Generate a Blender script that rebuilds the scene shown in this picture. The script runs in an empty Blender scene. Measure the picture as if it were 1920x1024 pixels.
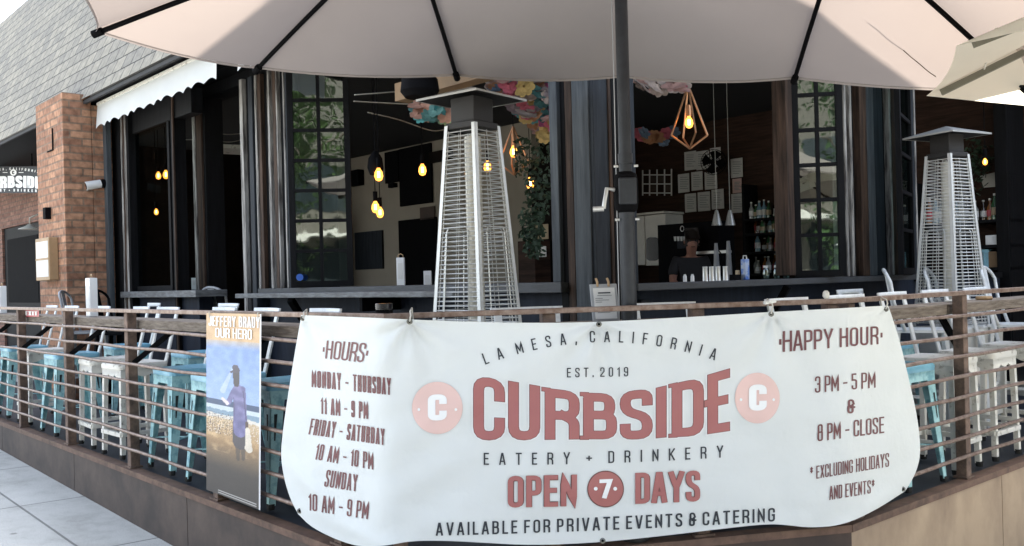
import bpy, math, random
from mathutils import Vector as V, Matrix
random.seed(7)
sc = bpy.context.scene
col = sc.collection
rad = math.radians
# ------------------------------------------------------------------ camera, sky, sun, exposure
FPX = 1700.0
TH = math.atan(0.026)
EYE = V((0, 0, 1.19))
XC = V((math.cos(TH), 0, -math.sin(TH)))
YC = V((math.sin(TH), 0, math.cos(TH)))
cam = bpy.data.objects.new("camera", bpy.data.cameras.new("camera"))
col.objects.link(cam)
cam.data.sensor_width = 36
cam.data.lens = FPX / 1920 * 36
cam.data.shift_y = 12 / 1920
cam.data.clip_end = 2000
cam.data.clip_start = 0.05
M4 = Matrix.Identity(4)
for i in range(3):
    M4[i][0] = XC[i]; M4[i][1] = YC[i]; M4[i][2] = (0, -1, 0)[i]; M4[i][3] = EYE[i]
cam.matrix_world = M4
sc.camera = cam
SUN = V((.64, 3.5, 4.3)).normalized()
w = bpy.data.worlds.new("World"); sc.world = w; w.use_nodes = True
bg = w.node_tree.nodes["Background"]
sky = w.node_tree.nodes.new("ShaderNodeTexSky"); sky.sky_type = 'NISHITA'; sky.sun_disc = False
sky.ozone_density = .25; sky.dust_density = 1.6; sky.sun_elevation = math.asin(SUN.z); sky.sun_rotation = math.atan2(SUN.x, SUN.y)
hs = w.node_tree.nodes.new('ShaderNodeHueSaturation'); hs.inputs['Saturation'].default_value = .55      # thin bright haze in the sky
w.node_tree.links.new(sky.outputs[0], hs.inputs['Color']); w.node_tree.links.new(hs.outputs[0], bg.inputs[0]); bg.inputs[1].default_value = 0.15
sl = bpy.data.lights.new("sun", 'SUN'); sl.energy = 4.2; sl.angle = rad(.5); sl.color = (1, .94, .85)
so = bpy.data.objects.new("sun", sl); col.objects.link(so)
so.rotation_euler = SUN.to_track_quat('Z', 'Y').to_euler()
so.location = (0, 30, 40)
sc.view_settings.view_transform = 'Standard'; sc.view_settings.look = 'None'
sc.view_settings.exposure = 2.3; sc.view_settings.gamma = 1
sc.cycles.max_bounces = 8; sc.cycles.transparent_max_bounces = 12
sc.cycles.use_denoising = True
sc.cycles.caustics_reflective = False; sc.cycles.caustics_refractive = False
sc.cycles.sample_clamp_indirect = 6

# ------------------------------------------------------------------ frames of reference
nL = V((.737, .676, 0)).normalized(); A = V((nL.y, -nL.x, 0))      # left side: inward normal, direction towards the corner
nR = V((-.644, .765, 0)).normalized(); B = V((nR.y, -nR.x, 0))     # right side: inward normal, direction away from the corner
LC = V((-.54, 3.79, 0)); RC = V((1.56, 4.25, 0))                  # patio corners
C_ = (RC - LC).normalized(); nF = V((-C_.y, C_.x, 0)); LF = (RC - LC).length
PL = 2.16; PR = 2.25; PF = LC.dot(nF)
FL = 4.06; FR = 3.84                                               # facades
ROTL = math.atan2(A.y, A.x); ROTR = math.atan2(B.y, B.x); ROTF = math.atan2(C_.y, C_.x)
def ray(px, py):
    return XC * ((px - 960) / FPX) + YC * ((524 - py) / FPX) + V((0, 1, 0))
def hit(px, py, n, p):
    r = ray(px, py)
    return EYE + r * (p / r.dot(n))
def ptL(px, py, p): return hit(px, py, nL, p)
def ptR(px, py, p): return hit(px, py, nR, p)
def ptD(px, py, d): return EYE + ray(px, py) * d
def WL(s, p, z): return A * s + nL * p + V((0, 0, z))
def WR(s, p, z): return B * s + nR * p + V((0, 0, z))
def WF(s, p, z): return LC + C_ * s + nF * p + V((0, 0, z))        # s from the left corner, p inwards
def sL(px, p, py=530): return ptL(px, py, p).dot(A)
def sR(px, p, py=510): return ptR(px, py, p).dot(B)
def gz(x, y): return -.4586 - .0324 * x + .0044 * y

# ------------------------------------------------------------------ materials
def S(r, g, b):
    f = lambda c: (c / 255 / 12.92) if c / 255 < .04045 else ((c / 255 + .055) / 1.055) ** 2.4
    return (f(r), f(g), f(b), 1)
def newmat(name):
    m = bpy.data.materials.new(name); m.use_nodes = True
    return m, m.node_tree.nodes, m.node_tree.links, m.node_tree.nodes["Principled BSDF"]
def ramp(ns, pts):
    r = ns.new("ShaderNodeValToRGB"); e = r.color_ramp.elements
    while len(e) < len(pts): e.new(.5)
    for i, (p, c) in enumerate(pts): e[i].position = p; e[i].color = c if len(c) == 4 else (*c, 1)
    return r
def mat(name, c, rough=.6, metal=0, var=.25, scale=6, bump=.0, c2=None, stretch=None, spec=.5, lo=.35, hi=.7, detail=6):
    """base colour broken up by object-space noise; c2 = second colour (wear, rust), stretch = axis scale"""
    m, ns, ln, p = newmat(name)
    tc = ns.new("ShaderNodeTexCoord"); mp = ns.new("ShaderNodeMapping"); nz = ns.new("ShaderNodeTexNoise")
    ln.new(tc.outputs["Object"], mp.inputs[0]); ln.new(mp.outputs[0], nz.inputs["Vector"])
    if stretch: mp.inputs["Scale"].default_value = stretch
    nz.inputs["Scale"].default_value = scale; nz.inputs["Detail"].default_value = detail; nz.inputs["Roughness"].default_value = .65
    c = tuple(c[:3])
    d = tuple(x * (1 - var) for x in c) if c2 is None else tuple(c2[:3])
    r = ramp(ns, [(lo, d), (hi, c)])
    ln.new(nz.outputs[0], r.inputs[0]); ln.new(r.outputs[0], p.inputs["Base Color"])
    p.inputs["Roughness"].default_value = rough; p.inputs["Metallic"].default_value = metal
    p.inputs["Specular IOR Level"].default_value = spec
    if bump:
        b = ns.new("ShaderNodeBump"); b.inputs["Strength"].default_value = bump; b.inputs["Distance"].default_value = .01
        ln.new(nz.outputs[0], b.inputs["Height"]); ln.new(b.outputs[0], p.inputs["Normal"])
    return m
def bricks(name, c1, c2, mortar, bw, bh, ms, rot=None, bump=.6, rough=.85, offset=.5, noise=.5, squash=1):
    """brick pattern over UVs in metres"""
    m, ns, ln, p = newmat(name)
    uv = ns.new("ShaderNodeUVMap"); bt = ns.new("ShaderNodeTexBrick")
    nz0 = ns.new("ShaderNodeTexNoise"); nz0.inputs["Scale"].default_value = 9
    mixv = ns.new("ShaderNodeVectorMath"); mixv.operation = 'MULTIPLY_ADD'
    ln.new(uv.outputs[0], nz0.inputs["Vector"])
    mixv.inputs[1].default_value = (.012, .012, 0)
    ln.new(nz0.outputs["Color"], mixv.inputs[0]); ln.new(uv.outputs[0], mixv.inputs[2]); ln.new(mixv.outputs[0], bt.inputs["Vector"])
    bt.inputs["Color1"].default_value = c1; bt.inputs["Color2"].default_value = c2; bt.inputs["Mortar"].default_value = mortar
    bt.inputs["Scale"].default_value = 1; bt.inputs["Brick Width"].default_value = bw; bt.inputs["Row Height"].default_value = bh
    bt.inputs["Mortar Size"].default_value = ms; bt.inputs["Mortar Smooth"].default_value = .3; bt.offset = offset
    nz = ns.new("ShaderNodeTexNoise"); nz.inputs["Scale"].default_value = 14; nz.inputs["Detail"].default_value = 8
    ln.new(uv.outputs[0], nz.inputs["Vector"])
    r = ramp(ns, [(.3, (1 - noise,) * 3), (.7, (1.1,) * 3)]); ln.new(nz.outputs[0], r.inputs[0])
    mx = ns.new("ShaderNodeMix"); mx.data_type = 'RGBA'; mx.blend_type = 'MULTIPLY'; mx.inputs[0].default_value = 1
    ln.new(bt.outputs[0], mx.inputs[6]); ln.new(r.outputs[0], mx.inputs[7]); ln.new(mx.outputs[2], p.inputs["Base Color"])
    b = ns.new("ShaderNodeBump"); b.inputs["Strength"].default_value = bump; b.inputs["Distance"].default_value = .012; b.invert = True
    ad = ns.new("ShaderNodeMath"); ad.operation = 'MULTIPLY_ADD'; ad.inputs[1].default_value = -.35
    ln.new(nz.outputs[0], ad.inputs[0]); ln.new(bt.outputs["Fac"], ad.inputs[2])
    ln.new(ad.outputs[0], b.inputs["Height"]); ln.new(b.outputs[0], p.inputs["Normal"])
    p.inputs["Roughness"].default_value = rough; p.inputs["Specular IOR Level"].default_value = .3
    return m
def emis(name, c, s):
    m, ns, ln, p = newmat(name)
    p.inputs["Base Color"].default_value = c; p.inputs["Emission Color"].default_value = c; p.inputs["Emission Strength"].default_value = s
    return m
def fabric(name, c, trans, var=.06, tint=None, weave=260):
    """woven cloth that lets part of the light through"""
    m, ns, ln, p = newmat(name); ns.remove(p)
    out = ns["Material Output"]
    tc = ns.new("ShaderNodeTexCoord"); nz = ns.new("ShaderNodeTexNoise"); nz.inputs["Scale"].default_value = 3; nz.inputs["Detail"].default_value = 8
    ln.new(tc.outputs["Object"], nz.inputs["Vector"])
    c = c[:3]; r = ramp(ns, [(.3, tuple(x * (1 - var) for x in c)), (.7, c)]); ln.new(nz.outputs[0], r.inputs[0])
    df = ns.new("ShaderNodeBsdfDiffuse"); tr = ns.new("ShaderNodeBsdfTranslucent"); mx = ns.new("ShaderNodeMixShader")
    n2 = ns.new("ShaderNodeTexNoise"); n2.inputs["Scale"].default_value = weave; n2.inputs["Detail"].default_value = 2
    ln.new(tc.outputs["Object"], n2.inputs["Vector"])
    n3 = ns.new("ShaderNodeTexNoise"); n3.inputs["Scale"].default_value = 5; n3.inputs["Detail"].default_value = 3
    ln.new(tc.outputs["Object"], n3.inputs["Vector"])
    a = ns.new("ShaderNodeMath"); a.operation = 'MULTIPLY_ADD'; a.inputs[1].default_value = 3.0
    ln.new(n3.outputs[0], a.inputs[0]); ln.new(n2.outputs[0], a.inputs[2])
    b = ns.new("ShaderNodeBump"); b.inputs["Strength"].default_value = .25; b.inputs["Distance"].default_value = .006
    ln.new(a.outputs[0], b.inputs["Height"]); ln.new(b.outputs[0], df.inputs["Normal"])
    ln.new(r.outputs[0], df.inputs[0]); tr.inputs[0].default_value = tint or (*c, 1)
    mx.inputs[0].default_value = trans
    ln.new(df.outputs[0], mx.inputs[1]); ln.new(tr.outputs[0], mx.inputs[2]); ln.new(mx.outputs[0], out.inputs[0])
    return m
def pane_mat(name, gloss, tint, rough=.02):
    m, ns, ln, p = newmat(name); ns.remove(p)
    out = ns["Material Output"]; g = ns.new("ShaderNodeBsdfGlossy"); t = ns.new("ShaderNodeBsdfTransparent"); mx = ns.new("ShaderNodeMixShader")
    tc = ns.new("ShaderNodeTexCoord"); nz = ns.new("ShaderNodeTexNoise"); nz.inputs["Scale"].default_value = 2.5; nz.inputs["Detail"].default_value = 2
    ln.new(tc.outputs["Object"], nz.inputs["Vector"]); b = ns.new("ShaderNodeBump"); b.inputs["Strength"].default_value = .12; b.inputs["Distance"].default_value = .02
    ln.new(nz.outputs[0], b.inputs["Height"]); ln.new(b.outputs[0], g.inputs["Normal"])
    g.inputs["Roughness"].default_value = rough; g.inputs[0].default_value = (.85, .95, .92, 1); t.inputs[0].default_value = tint
    mx.inputs[0].default_value = gloss
    ln.new(t.outputs[0], mx.inputs[1]); ln.new(g.outputs[0], mx.inputs[2]); ln.new(mx.outputs[0], out.inputs[0])
    return m

M = {}
M['turq'] = mat('turquoise_worn_paint', (.36, .62, .65), .5, 0, c2=(.15, .36, .43), scale=13, bump=.12, lo=.38, hi=.52, detail=10)
M['turq_seat'] = mat('blue_seat_paint', (.24, .52, .66), .35, 0, c2=(.12, .33, .47), scale=7, lo=.3, hi=.6)
M['white_worn'] = mat('white_worn_paint', (.72, .71, .66), .5, 0, c2=(.30, .27, .23), scale=15, bump=.12, lo=.33, hi=.44, detail=10)
M['white_sky'] = mat('white_paint_and_sky_sheen', (.72, .74, .74), .4, 0, c2=(.45, .46, .45), scale=8, lo=.28, hi=.5)  # white paint; on turquoise stools, pale sky sheen painted into the colour
M['slot'] = mat('slot_shadow_gap', (.012, .02, .025), .8)
M['rubber'] = mat('black_rubber', (.02, .02, .02), .7)
M['rust'] = mat('rusty_steel', (.21, .14, .105), .75, .1, c2=(.075, .05, .04), scale=16, bump=.3)
M['railbar'] = mat('bare_rail_steel', (.30, .235, .20), .5, .5, c2=(.14, .085, .06), scale=22, bump=.12)
M['wood_grey'] = mat('weathered_grey_wood', (.29, .245, .20), .8, 0, c2=(.11, .085, .065), scale=5, bump=.4, stretch=(1.5, 1.5, 14))
M['deck'] = mat('dark_deck_boards', (.022, .030, .045), .55, 0, c2=(.010, .014, .022), scale=8, bump=.15)
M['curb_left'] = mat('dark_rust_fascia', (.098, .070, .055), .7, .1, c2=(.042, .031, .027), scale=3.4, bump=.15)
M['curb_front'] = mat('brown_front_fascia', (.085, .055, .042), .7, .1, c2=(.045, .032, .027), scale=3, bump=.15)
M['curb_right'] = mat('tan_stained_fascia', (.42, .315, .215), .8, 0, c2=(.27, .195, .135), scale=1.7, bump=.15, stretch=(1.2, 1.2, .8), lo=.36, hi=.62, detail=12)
M['curb_cap'] = mat('fascia_cap_edge', (.20, .12, .085), .7, .2, c2=(.09, .055, .04), scale=9, bump=.2)
M['navy'] = mat('navy_painted_boards', (.013, .020, .036), .65, 0, spec=.25, c2=(.006, .010, .02), scale=3, bump=.15, stretch=(6, 6, .8))
M['greyblue'] = mat('grey_blue_worn_boards', (.085, .098, .108), .65, 0, spec=.3, c2=(.03, .036, .043), scale=2.6, bump=.25, stretch=(9, 9, .7))
M['darkgrey'] = mat('dark_slate_boards', (.028, .034, .042), .65, 0, spec=.25, c2=(.010, .013, .018), scale=3, bump=.2, stretch=(9, 9, .7))
M['black_wood'] = mat('black_wood', (.006, .0065, .008), .7, 0, spec=.15, c2=(.0025, .0025, .003), scale=4, bump=.2, stretch=(7, 7, .8))
M['brown_wood'] = mat('brown_worn_wood', (.085, .052, .036), .7, 0, spec=.2, c2=(.013, .009, .007), scale=3, bump=.25, stretch=(10, 10, .7))
M['pale_trim'] = mat('worn_pale_edge_trim', (.36, .35, .33), .6, 0, spec=.3, c2=(.05, .043, .04), scale=3.2, bump=.2, stretch=(8, 8, .7), lo=.38, hi=.6)
M['sill'] = mat('dark_worn_sill', (.05, .054, .06), .6, 0, c2=(.035, .036, .038), scale=5, bump=.3, stretch=(2, 2, 9))
M['sill_pale'] = mat('pale_worn_sill', (.19, .20, .205), .6, 0, c2=(.07, .07, .07), scale=4, bump=.3, stretch=(2, 2, 9))
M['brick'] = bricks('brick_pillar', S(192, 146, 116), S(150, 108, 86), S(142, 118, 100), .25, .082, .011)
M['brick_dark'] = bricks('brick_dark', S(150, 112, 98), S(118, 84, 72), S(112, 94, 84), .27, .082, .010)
M['shingle'] = bricks('grey_shingle', S(156, 150, 136), S(134, 130, 121), S(64, 62, 58),   .27, .185, .009, bump=.7, noise=.3)
M['roof_dark'] = mat('roof_edge_dark', (.03, .03, .032), .8)
M['ceil'] = mat('black_ceiling', (.008, .008, .009), .85)
M['beige_wall'] = mat('beige_plaster', (.36, .32, .26), .85, 0, var=.12, scale=2)
M['wood_wall'] = mat('brown_board_wall', (.06, .030, .02), .7, 0, spec=.2, c2=(.022, .012, .008), scale=2.5, bump=.2, stretch=(1, 1, 10))
M['dark_wall'] = mat('dark_brown_wall', (.014, .009, .007), .8, 0, spec=.1, c2=(.005, .004, .003), scale=3)
M['in_floor'] = mat('interior_floor', (.05, .042, .036), .5)
M['black'] = mat('matte_black', (.006, .006, .007), .8, spec=.05)
M['black_gloss'] = mat('glossy_black', (.008, .008, .012), .25)
M['mast'] = mat('powder_coated_mast', (.024, .027, .032), .5, .2, c2=(.014, .016, .02), scale=20)
M['steel'] = mat('stainless_steel', (.66, .66, .63), .32, .5, var=.15, scale=14)
M['steel_dull'] = mat('galvanised_steel', (.70, .71, .69), .42, .35, var=.12, scale=10)
M['wire'] = mat('chrome_wire', (.66, .67, .65), .3, .45, var=.15, scale=20)
M['tube'] = mat('quartz_tube', (.62, .60, .52), .18, 0, var=.1)
M['cap'] = mat('heater_cap_metal', (.42, .42, .40), .4, .4, var=.15)
M['cap_under'] = mat('dark_reflector_metal', (.035, .033, .032), .6, .3)  # dark metal for the reflector underside and burner head
M['canopy'] = fabric('taupe_canopy', (.30, .272, .254), .22, tint=(.42, .35, .315, 1))
M['cream'] = fabric('cream_canopy', (.76, .73, .64), .5, tint=(.72, .68, .56, 1))
M['white_cloth'] = fabric('white_awning_cloth', (.78, .80, .79), .25)
M['vinyl'] = fabric('white_vinyl', (.79, .82, .81), .16, var=.06, weave=30)
M['ink_dark'] = mat('dark_ink', (.022, .028, .038), .5, var=.1)
M['ink_maroon'] = mat('maroon_ink', (.15, .048, .052), .5, var=.15)
M['ink_red'] = mat('brick_red_ink', (.38, .135, .12), .5, c2=(.34, .115, .115), scale=2.5)
M['ink_edge'] = mat('letter_outline_ink', (.13, .045, .042), .5, var=.1)
M['ink_pink'] = mat('pale_pink_ink', (.74, .52, .48), .5, var=.05)
M['ink_white'] = mat('white_ink', (.82, .83, .83), .5, var=.02)
M['paper'] = mat('white_paper', (.68, .68, .66), .7, var=.08, scale=9)
M['paper_old'] = mat('tan_paper', (.50, .40, .26), .7, var=.15)
M['white_plastic'] = mat('white_plastic', (.74, .75, .75), .35, var=.06)
M['ivory'] = mat('ivory_enamel', (.50, .49, .43), .4, var=.12)
M['copper'] = mat('copper_wire', (.62, .33, .18), .35, .7, var=.2)
def bulb_mat():
    m, ns, ln, p = newmat('lit_amber_bulb_glass'); ns.remove(p)
    e = ns.new("ShaderNodeEmission"); t = ns.new("ShaderNodeBsdfTransparent"); x = ns.new("ShaderNodeMixShader")
    e.inputs[0].default_value = (1, .36, .06, 1); e.inputs[1].default_value = 1.1; t.inputs[0].default_value = (1, .8, .5, 1); x.inputs[0].default_value = .6
    ln.new(t.outputs[0], x.inputs[1]); ln.new(e.outputs[0], x.inputs[2]); ln.new(x.outputs[0], ns["Material Output"].inputs[0]); return m
M['bulb'] = bulb_mat()
M['bulb_hot'] = emis('lit_filament', (1, .58, .20, 1), 16)
M['exit_red'] = mat('red_sign_face', (.48, .06, .08), .4, var=.08)
M['grommet'] = mat('brass_grommet', (.20, .20, .18), .35, .8)
M['cord'] = mat('pale_cord', (.62, .60, .54), .7)
M['pane'] = pane_mat('reflective_pane', .18, (.26, .34, .32, 1))
M['pane_dark'] = pane_mat('dim_pane', .012, (.5, .55, .53, 1))
M['leaf'] = mat('leaf_green', (.055, .11, .03), .6, c2=(.025, .06, .018), scale=1.5)
M['leaf_light'] = mat('leaf_light_green', (.075, .13, .035), .6, c2=(.035, .07, .02), scale=1.5)
M['leaf_dark'] = mat('dark_vine_leaf', (.03, .055, .028), .6)
M['bark'] = mat('bark', (.10, .075, .055), .9, bump=.3)
M['facing'] = mat('pale_stucco', (.15, .14, .12), .85, var=.2, scale=1)
M['win_dark'] = mat('dark_window_glass', (.03, .04, .045), .1)
M['asphalt'] = mat('asphalt', (.055, .055, .057), .85, var=.3, scale=30, bump=.2)
M['skin'] = mat('skin', (.34, .17, .12), .5, var=.1)
M['shirt'] = mat('black_shirt', (.012, .012, .015), .8)
M['hair'] = mat('dark_hair', (.02, .014, .01), .6)
M['cardboard'] = mat('brown_box', (.22, .14, .075), .8, var=.2)
M['blue_label'] = mat('blue_can_print', (.06, .16, .50), .35, c2=(.35, .42, .55), scale=14, lo=.45, hi=.55)
M['grey_plastic'] = mat('grey_plastic', (.34, .35, .36), .45, var=.1)
M['olive_strip'] = mat('olive_grey_strip', (.17, .16, .12), .7)
M['tan_wood'] = mat('tan_wood', (.42, .28, .15), .6, var=.25)

# ------------------------------------------------------------------ mesh building
class MB:
    def __init__(s): s.v = []; s.f = []; s.uv = None
    def face(s, pts):
        n = len(s.v); s.v += [V(p) for p in pts]; s.f.append(tuple(range(n, n + len(pts)))); return s
    def hexa(s, c):
        """8 corners: bottom ring 0-3 counter-clockwise seen from above, top ring 4-7"""
        n = len(s.v); s.v += [V(p) for p in c]
        s.f += [tuple(n + i for i in q) for q in ((3, 2, 1, 0), (4, 5, 6, 7), (0, 1, 5, 4), (1, 2, 6, 5), (2, 3, 7, 6), (3, 0, 4, 7))]
        return s
    def box(s, W, a0, a1, p0, p1, z0, z1):
        return s.hexa([W(a0, p0, z0), W(a1, p0, z0), W(a1, p1, z0), W(a0, p1, z0), W(a0, p0, z1), W(a1, p0, z1), W(a1, p1, z1), W(a0, p1, z1)])
    def tube(s, pts, r, n=8, cap=True):
        pts = [V(p) for p in pts]; rs = r if isinstance(r, (list, tuple)) else [r] * len(pts)
        n0 = len(s.v); up = V((0, 0, 1)); prev = None
        for i, p in enumerate(pts):
            t = (pts[min(i + 1, len(pts) - 1)] - pts[max(i - 1, 0)]).normalized()
            if prev is None:
                x = t.cross(up if abs(t.z) < .95 else V((1, 0, 0))).normalized()
            else:
                x = (prev - t * prev.dot(t)).normalized()
            prev = x; y = t.cross(x)
            for k in range(n):
                a = 2 * math.pi * k / n; s.v.append(p + x * (math.cos(a) * rs[i]) + y * (math.sin(a) * rs[i]))
        for i in range(len(pts) - 1):
            for k in range(n):
                a, b = n0 + i * n + k, n0 + i * n + (k + 1) % n
                s.f.append((a, b, b + n, a + n))
        if cap:
            s.f.append(tuple(n0 + k for k in reversed(range(n)))); e = n0 + (len(pts) - 1) * n
            s.f.append(tuple(e + k for k in range(n)))
        return s
    def bar(s, a, b, w, h, up=(0, 0, 1)):
        a, b = V(a), V(b); t = (b - a).normalized(); x = t.cross(V(up)).normalized(); y = x.cross(t)
        q = lambda p: [p - x * w / 2 - y * h / 2, p + x * w / 2 - y * h / 2, p + x * w / 2 + y * h / 2, p - x * w / 2 + y * h / 2]
        A_, B_ = q(a), q(b)
        n = len(s.v); s.v += A_ + B_
        s.f += [tuple(n + i for i in k) for k in ((0, 1, 2, 3), (7, 6, 5, 4), (0, 4, 5, 1), (1, 5, 6, 2), (2, 6, 7, 3), (3, 7, 4, 0))]
        return s
    def lathe(s, prof, c, n=20, axis=None):
        """prof: (radius, height) pairs from bottom to top around c"""
        c = V(c); n0 = len(s.v); ax = (axis or V((0, 0, 1))).normalized()
        x = ax.orthogonal().normalized(); y = ax.cross(x)
        for r, h in prof:
            for k in range(n):
                a = 2 * math.pi * k / n; s.v.append(c + ax * h + x * (r * math.cos(a)) + y * (r * math.sin(a)))
        for i in range(len(prof) - 1):
            for k in range(n):
                a, b = n0 + i * n + k, n0 + i * n + (k + 1) % n; s.f.append((a, b, b + n, a + n))
        s.f.append(tuple(n0 + k for k in reversed(range(n)))); e = n0 + (len(prof) - 1) * n; s.f.append(tuple(e + k for k in range(n)))
        return s
    def grid(s, fn, nu, nv):
        n0 = len(s.v)
        for j in range(nv + 1):
            for i in range(nu + 1): s.v.append(V(fn(i / nu, j / nv)))
        for j in range(nv):
            for i in range(nu):
                a = n0 + j * (nu + 1) + i; s.f.append((a, a + 1, a + nu + 2, a + nu + 1))
        return s
def children(o): return [c for c in KIDS.get(o.name, [])]
KIDS = {}
def obj(name, mb, m, parent=None, bevel=0, smooth=False, uv=None, solid=0, label=None):
    """one mesh object; with a parent the vertices are given in the world and stored relative to the parent's place"""
    org = V((0, 0, 0))
    q = parent
    while q is not None: org = org + q.location; q = q.parent
    me = bpy.data.meshes.new(name)
    me.from_pydata([tuple(p - org) for p in mb.v], [], mb.f)
    if uv:
        lay = me.uv_layers.new(name="UVMap")
        for l in me.loops: lay.data[l.index].uv = uv(mb.v[l.vertex_index])
    if isinstance(m, (list, tuple)):
        for k in m: me.materials.append(M[k] if isinstance(k, str) else k)
    else: me.materials.append(M[m] if isinstance(m, str) else m)
    if smooth:
        for p in me.polygons: p.use_smooth = True
        if smooth is not True: me.set_sharp_from_angle(angle=rad(smooth))
    me.update()
    o = bpy.data.objects.new(name, me); col.objects.link(o)
    if parent is not None:
        o.parent = parent; KIDS.setdefault(parent.name, []).append(o)
    if bevel:
        b = o.modifiers.new("bevel", 'BEVEL'); b.width = bevel; b.segments = 2; b.limit_method = 'ANGLE'
    if solid:
        d = o.modifiers.new("solid", 'SOLIDIFY'); d.thickness = solid; d.offset = 0
    if label: o["label"] = label
    return o
def tag(o, label, cat, group=None):
    o["label"] = label; o["category"] = cat
    if group: o["group"] = group
    return o
def thing(name, label, cat, loc=(0, 0, 0), group=None):
    o = bpy.data.objects.new(name, None); col.objects.link(o); o.location = loc; o.empty_display_size = .1
    return tag(o, label, cat, group)
def kind(o, k): o["kind"] = k; return o
def dup(root, loc, rotz, label, group=None):
    def cp(o, par):
        c = o.copy(); col.objects.link(c)
        if par is not None: c.parent = par; KIDS.setdefault(par.name, []).append(c)
        for k in list(KIDS.get(o.name, [])): cp(k, c)
        return c
    r = cp(root, None); r.location = loc; r.rotation_euler = (0, 0, rotz); r["label"] = label
    if group: r["group"] = group
    return r
def Wxy(x, y, z): return V((x, y, z))

# ------------------------------------------------------------------ lettering: condensed capitals drawn as strokes
R_ = .22
GL = {
 'A': (.40, [[(0, 0), (.43, 1), (.57, 1), (1, 0)], [(.16, .27), (.84, .27)]]),
 'B': (.36, [[(0, .53), (0, 1), (.92, 1, 1), (.92, .53, 1), (0, .53)], [(0, .53), (1, .53, 1), (1, 0, 1), (0, 0), (0, .53)]]),
 'C': (.35, [[(1, .66), (1, 1, 1), (0, 1, 1), (0, 0, 1), (1, 0, 1), (1, .34)]]),
 'D': (.36, [[(0, 0), (0, 1), (1, 1, 1), (1, 0, 1), (0, 0), (0, .1)]]),
 'E': (.30, [[(1, 1), (0, 1), (0, 0), (1, 0)], [(0, .52), (.86, .52)]]),
 'F': (.30, [[(1, 1), (0, 1), (0, 0)], [(0, .50), (.86, .50)]]),
 'G': (.36, [[(1, .68), (1, 1, 1), (0, 1, 1), (0, 0, 1), (1, 0, 1), (1, .48), (.55, .48)]]),
 'H': (.37, [[(0, 0), (0, 1)], [(1, 0), (1, 1)], [(0, .52), (1, .52)]]),
 'I': (0.0, [[(0, 0), (0, 1)]]),
 'J': (.28, [[(0, .2), (0, 0, 1), (1, 0, 1), (1, 1)]]),
 'K': (.38, [[(0, 0), (0, 1)], [(1, 1), (.04, .40)], [(.30, .56), (1, 0)]]),
 'L': (.28, [[(0, 1), (0, 0), (1, 0)]]),
 'M': (.50, [[(0, 0), (0, 1), (.5, .22), (1, 1), (1, 0)]]),
 'N': (.38, [[(0, 0), (0, 1), (1, 0), (1, 1)]]),
 'O': (.36, [[(0, .5), (0, 1, 1), (1, 1, 1), (1, 0, 1), (0, 0, 1), (0, .5)]]),
 'P': (.34, [[(0, 0), (0, 1), (1, 1, 1), (1, .43, 1), (0, .43)]]),
 'R': (.36, [[(0, 0), (0, 1), (1, 1, 1), (1, .48, 1), (0, .48)], [(.55, .48), (1, .36, 1), (1, 0)]]),
 'S': (.35, [[(1, .72), (1, 1, 1), (0, 1, 1), (0, .60, 1), (1, .42, 1), (1, 0, 1), (0, 0, 1), (0, .28)]]),
 'T': (.36, [[(0, 1), (1, 1)], [(.5, 0), (.5, 1)]]),
 'U': (.36, [[(0, 1), (0, 0, 1), (1, 0, 1), (1, 1)]]),
 'V': (.40, [[(0, 1), (.45, 0), (.55, 0), (1, 1)]]),
 'X': (.38, [[(0, 0), (1, 1)], [(0, 1), (1, 0)]]),
 'Y': (.40, [[(0, 1), (.5, .42), (1, 1)], [(.5, 0), (.5, .42)]]),
 '0': (.34, [[(0, .5), (0, 1, 1), (1, 1, 1), (1, 0, 1), (0, 0, 1), (0, .5)]]),
 '1': (.14, [[(0, .82), (1, .98), (1, 0)]]),
 '2': (.33, [[(0, .70), (0, 1, 1), (1, 1, 1), (1, .58), (0, .10), (0, 0), (1, 0)]]),
 '3': (.33, [[(0, .74), (0, 1, 1), (1, 1, 1), (1, .53, 1), (.35, .53)], [(.35, .53), (1, .53, 1), (1, 0, 1), (0, 0, 1), (0, .26)]]),
 '5': (.33, [[(1, 1), (0, 1), (0, .60), (1, .60, 1), (1, 0, 1), (0, 0, 1), (0, .24)]]),
 '7': (.33, [[(0, 1), (1, 1), (.35, 0)]]),
 '8': (.33, [[(.5, .53), (.05, .53, 1), (.05, 1, 1), (.95, 1, 1), (.95, .53, 1), (.5, .53)], [(.5, .53), (0, .53, 1), (0, 0, 1), (1, 0, 1), (1, .53, 1), (.5, .53)]]),
 '9': (.33, [[(0, .26), (0, 0, 1), (1, 0, 1), (1, 1, 1), (0, 1, 1), (0, .45, 1), (1, .45)]]),
 '&': (.36, [[(1, .70), (.8, 1, 1), (.1, 1, 1), (.1, .54, 1), (.5, .54)], [(.5, .54), (0, .54, 1), (0, 0, 1), (.8, 0, 1), (.8, .62)], [(.45, .42), (1.1, .42)]]),
 '-': (.22, [[(0, .45), (1, .45)]]),
 '+': (.34, [[(0, .45), (1, .45)], [(.5, .28), (.5, .62)]]),
 '.': (0.0, [[(0, -.02), (0, .09)]]),
 ',': (.04, [[(1, .08), (0, -.16)]]),
 '~': (0.0, [[(0, .40), (0, .58)]]),
 '*': (.26, [[(.5, .55), (.5, 1)], [(.05, .66), (.95, .90)], [(.05, .90), (.95, .66)]]),
}
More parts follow.
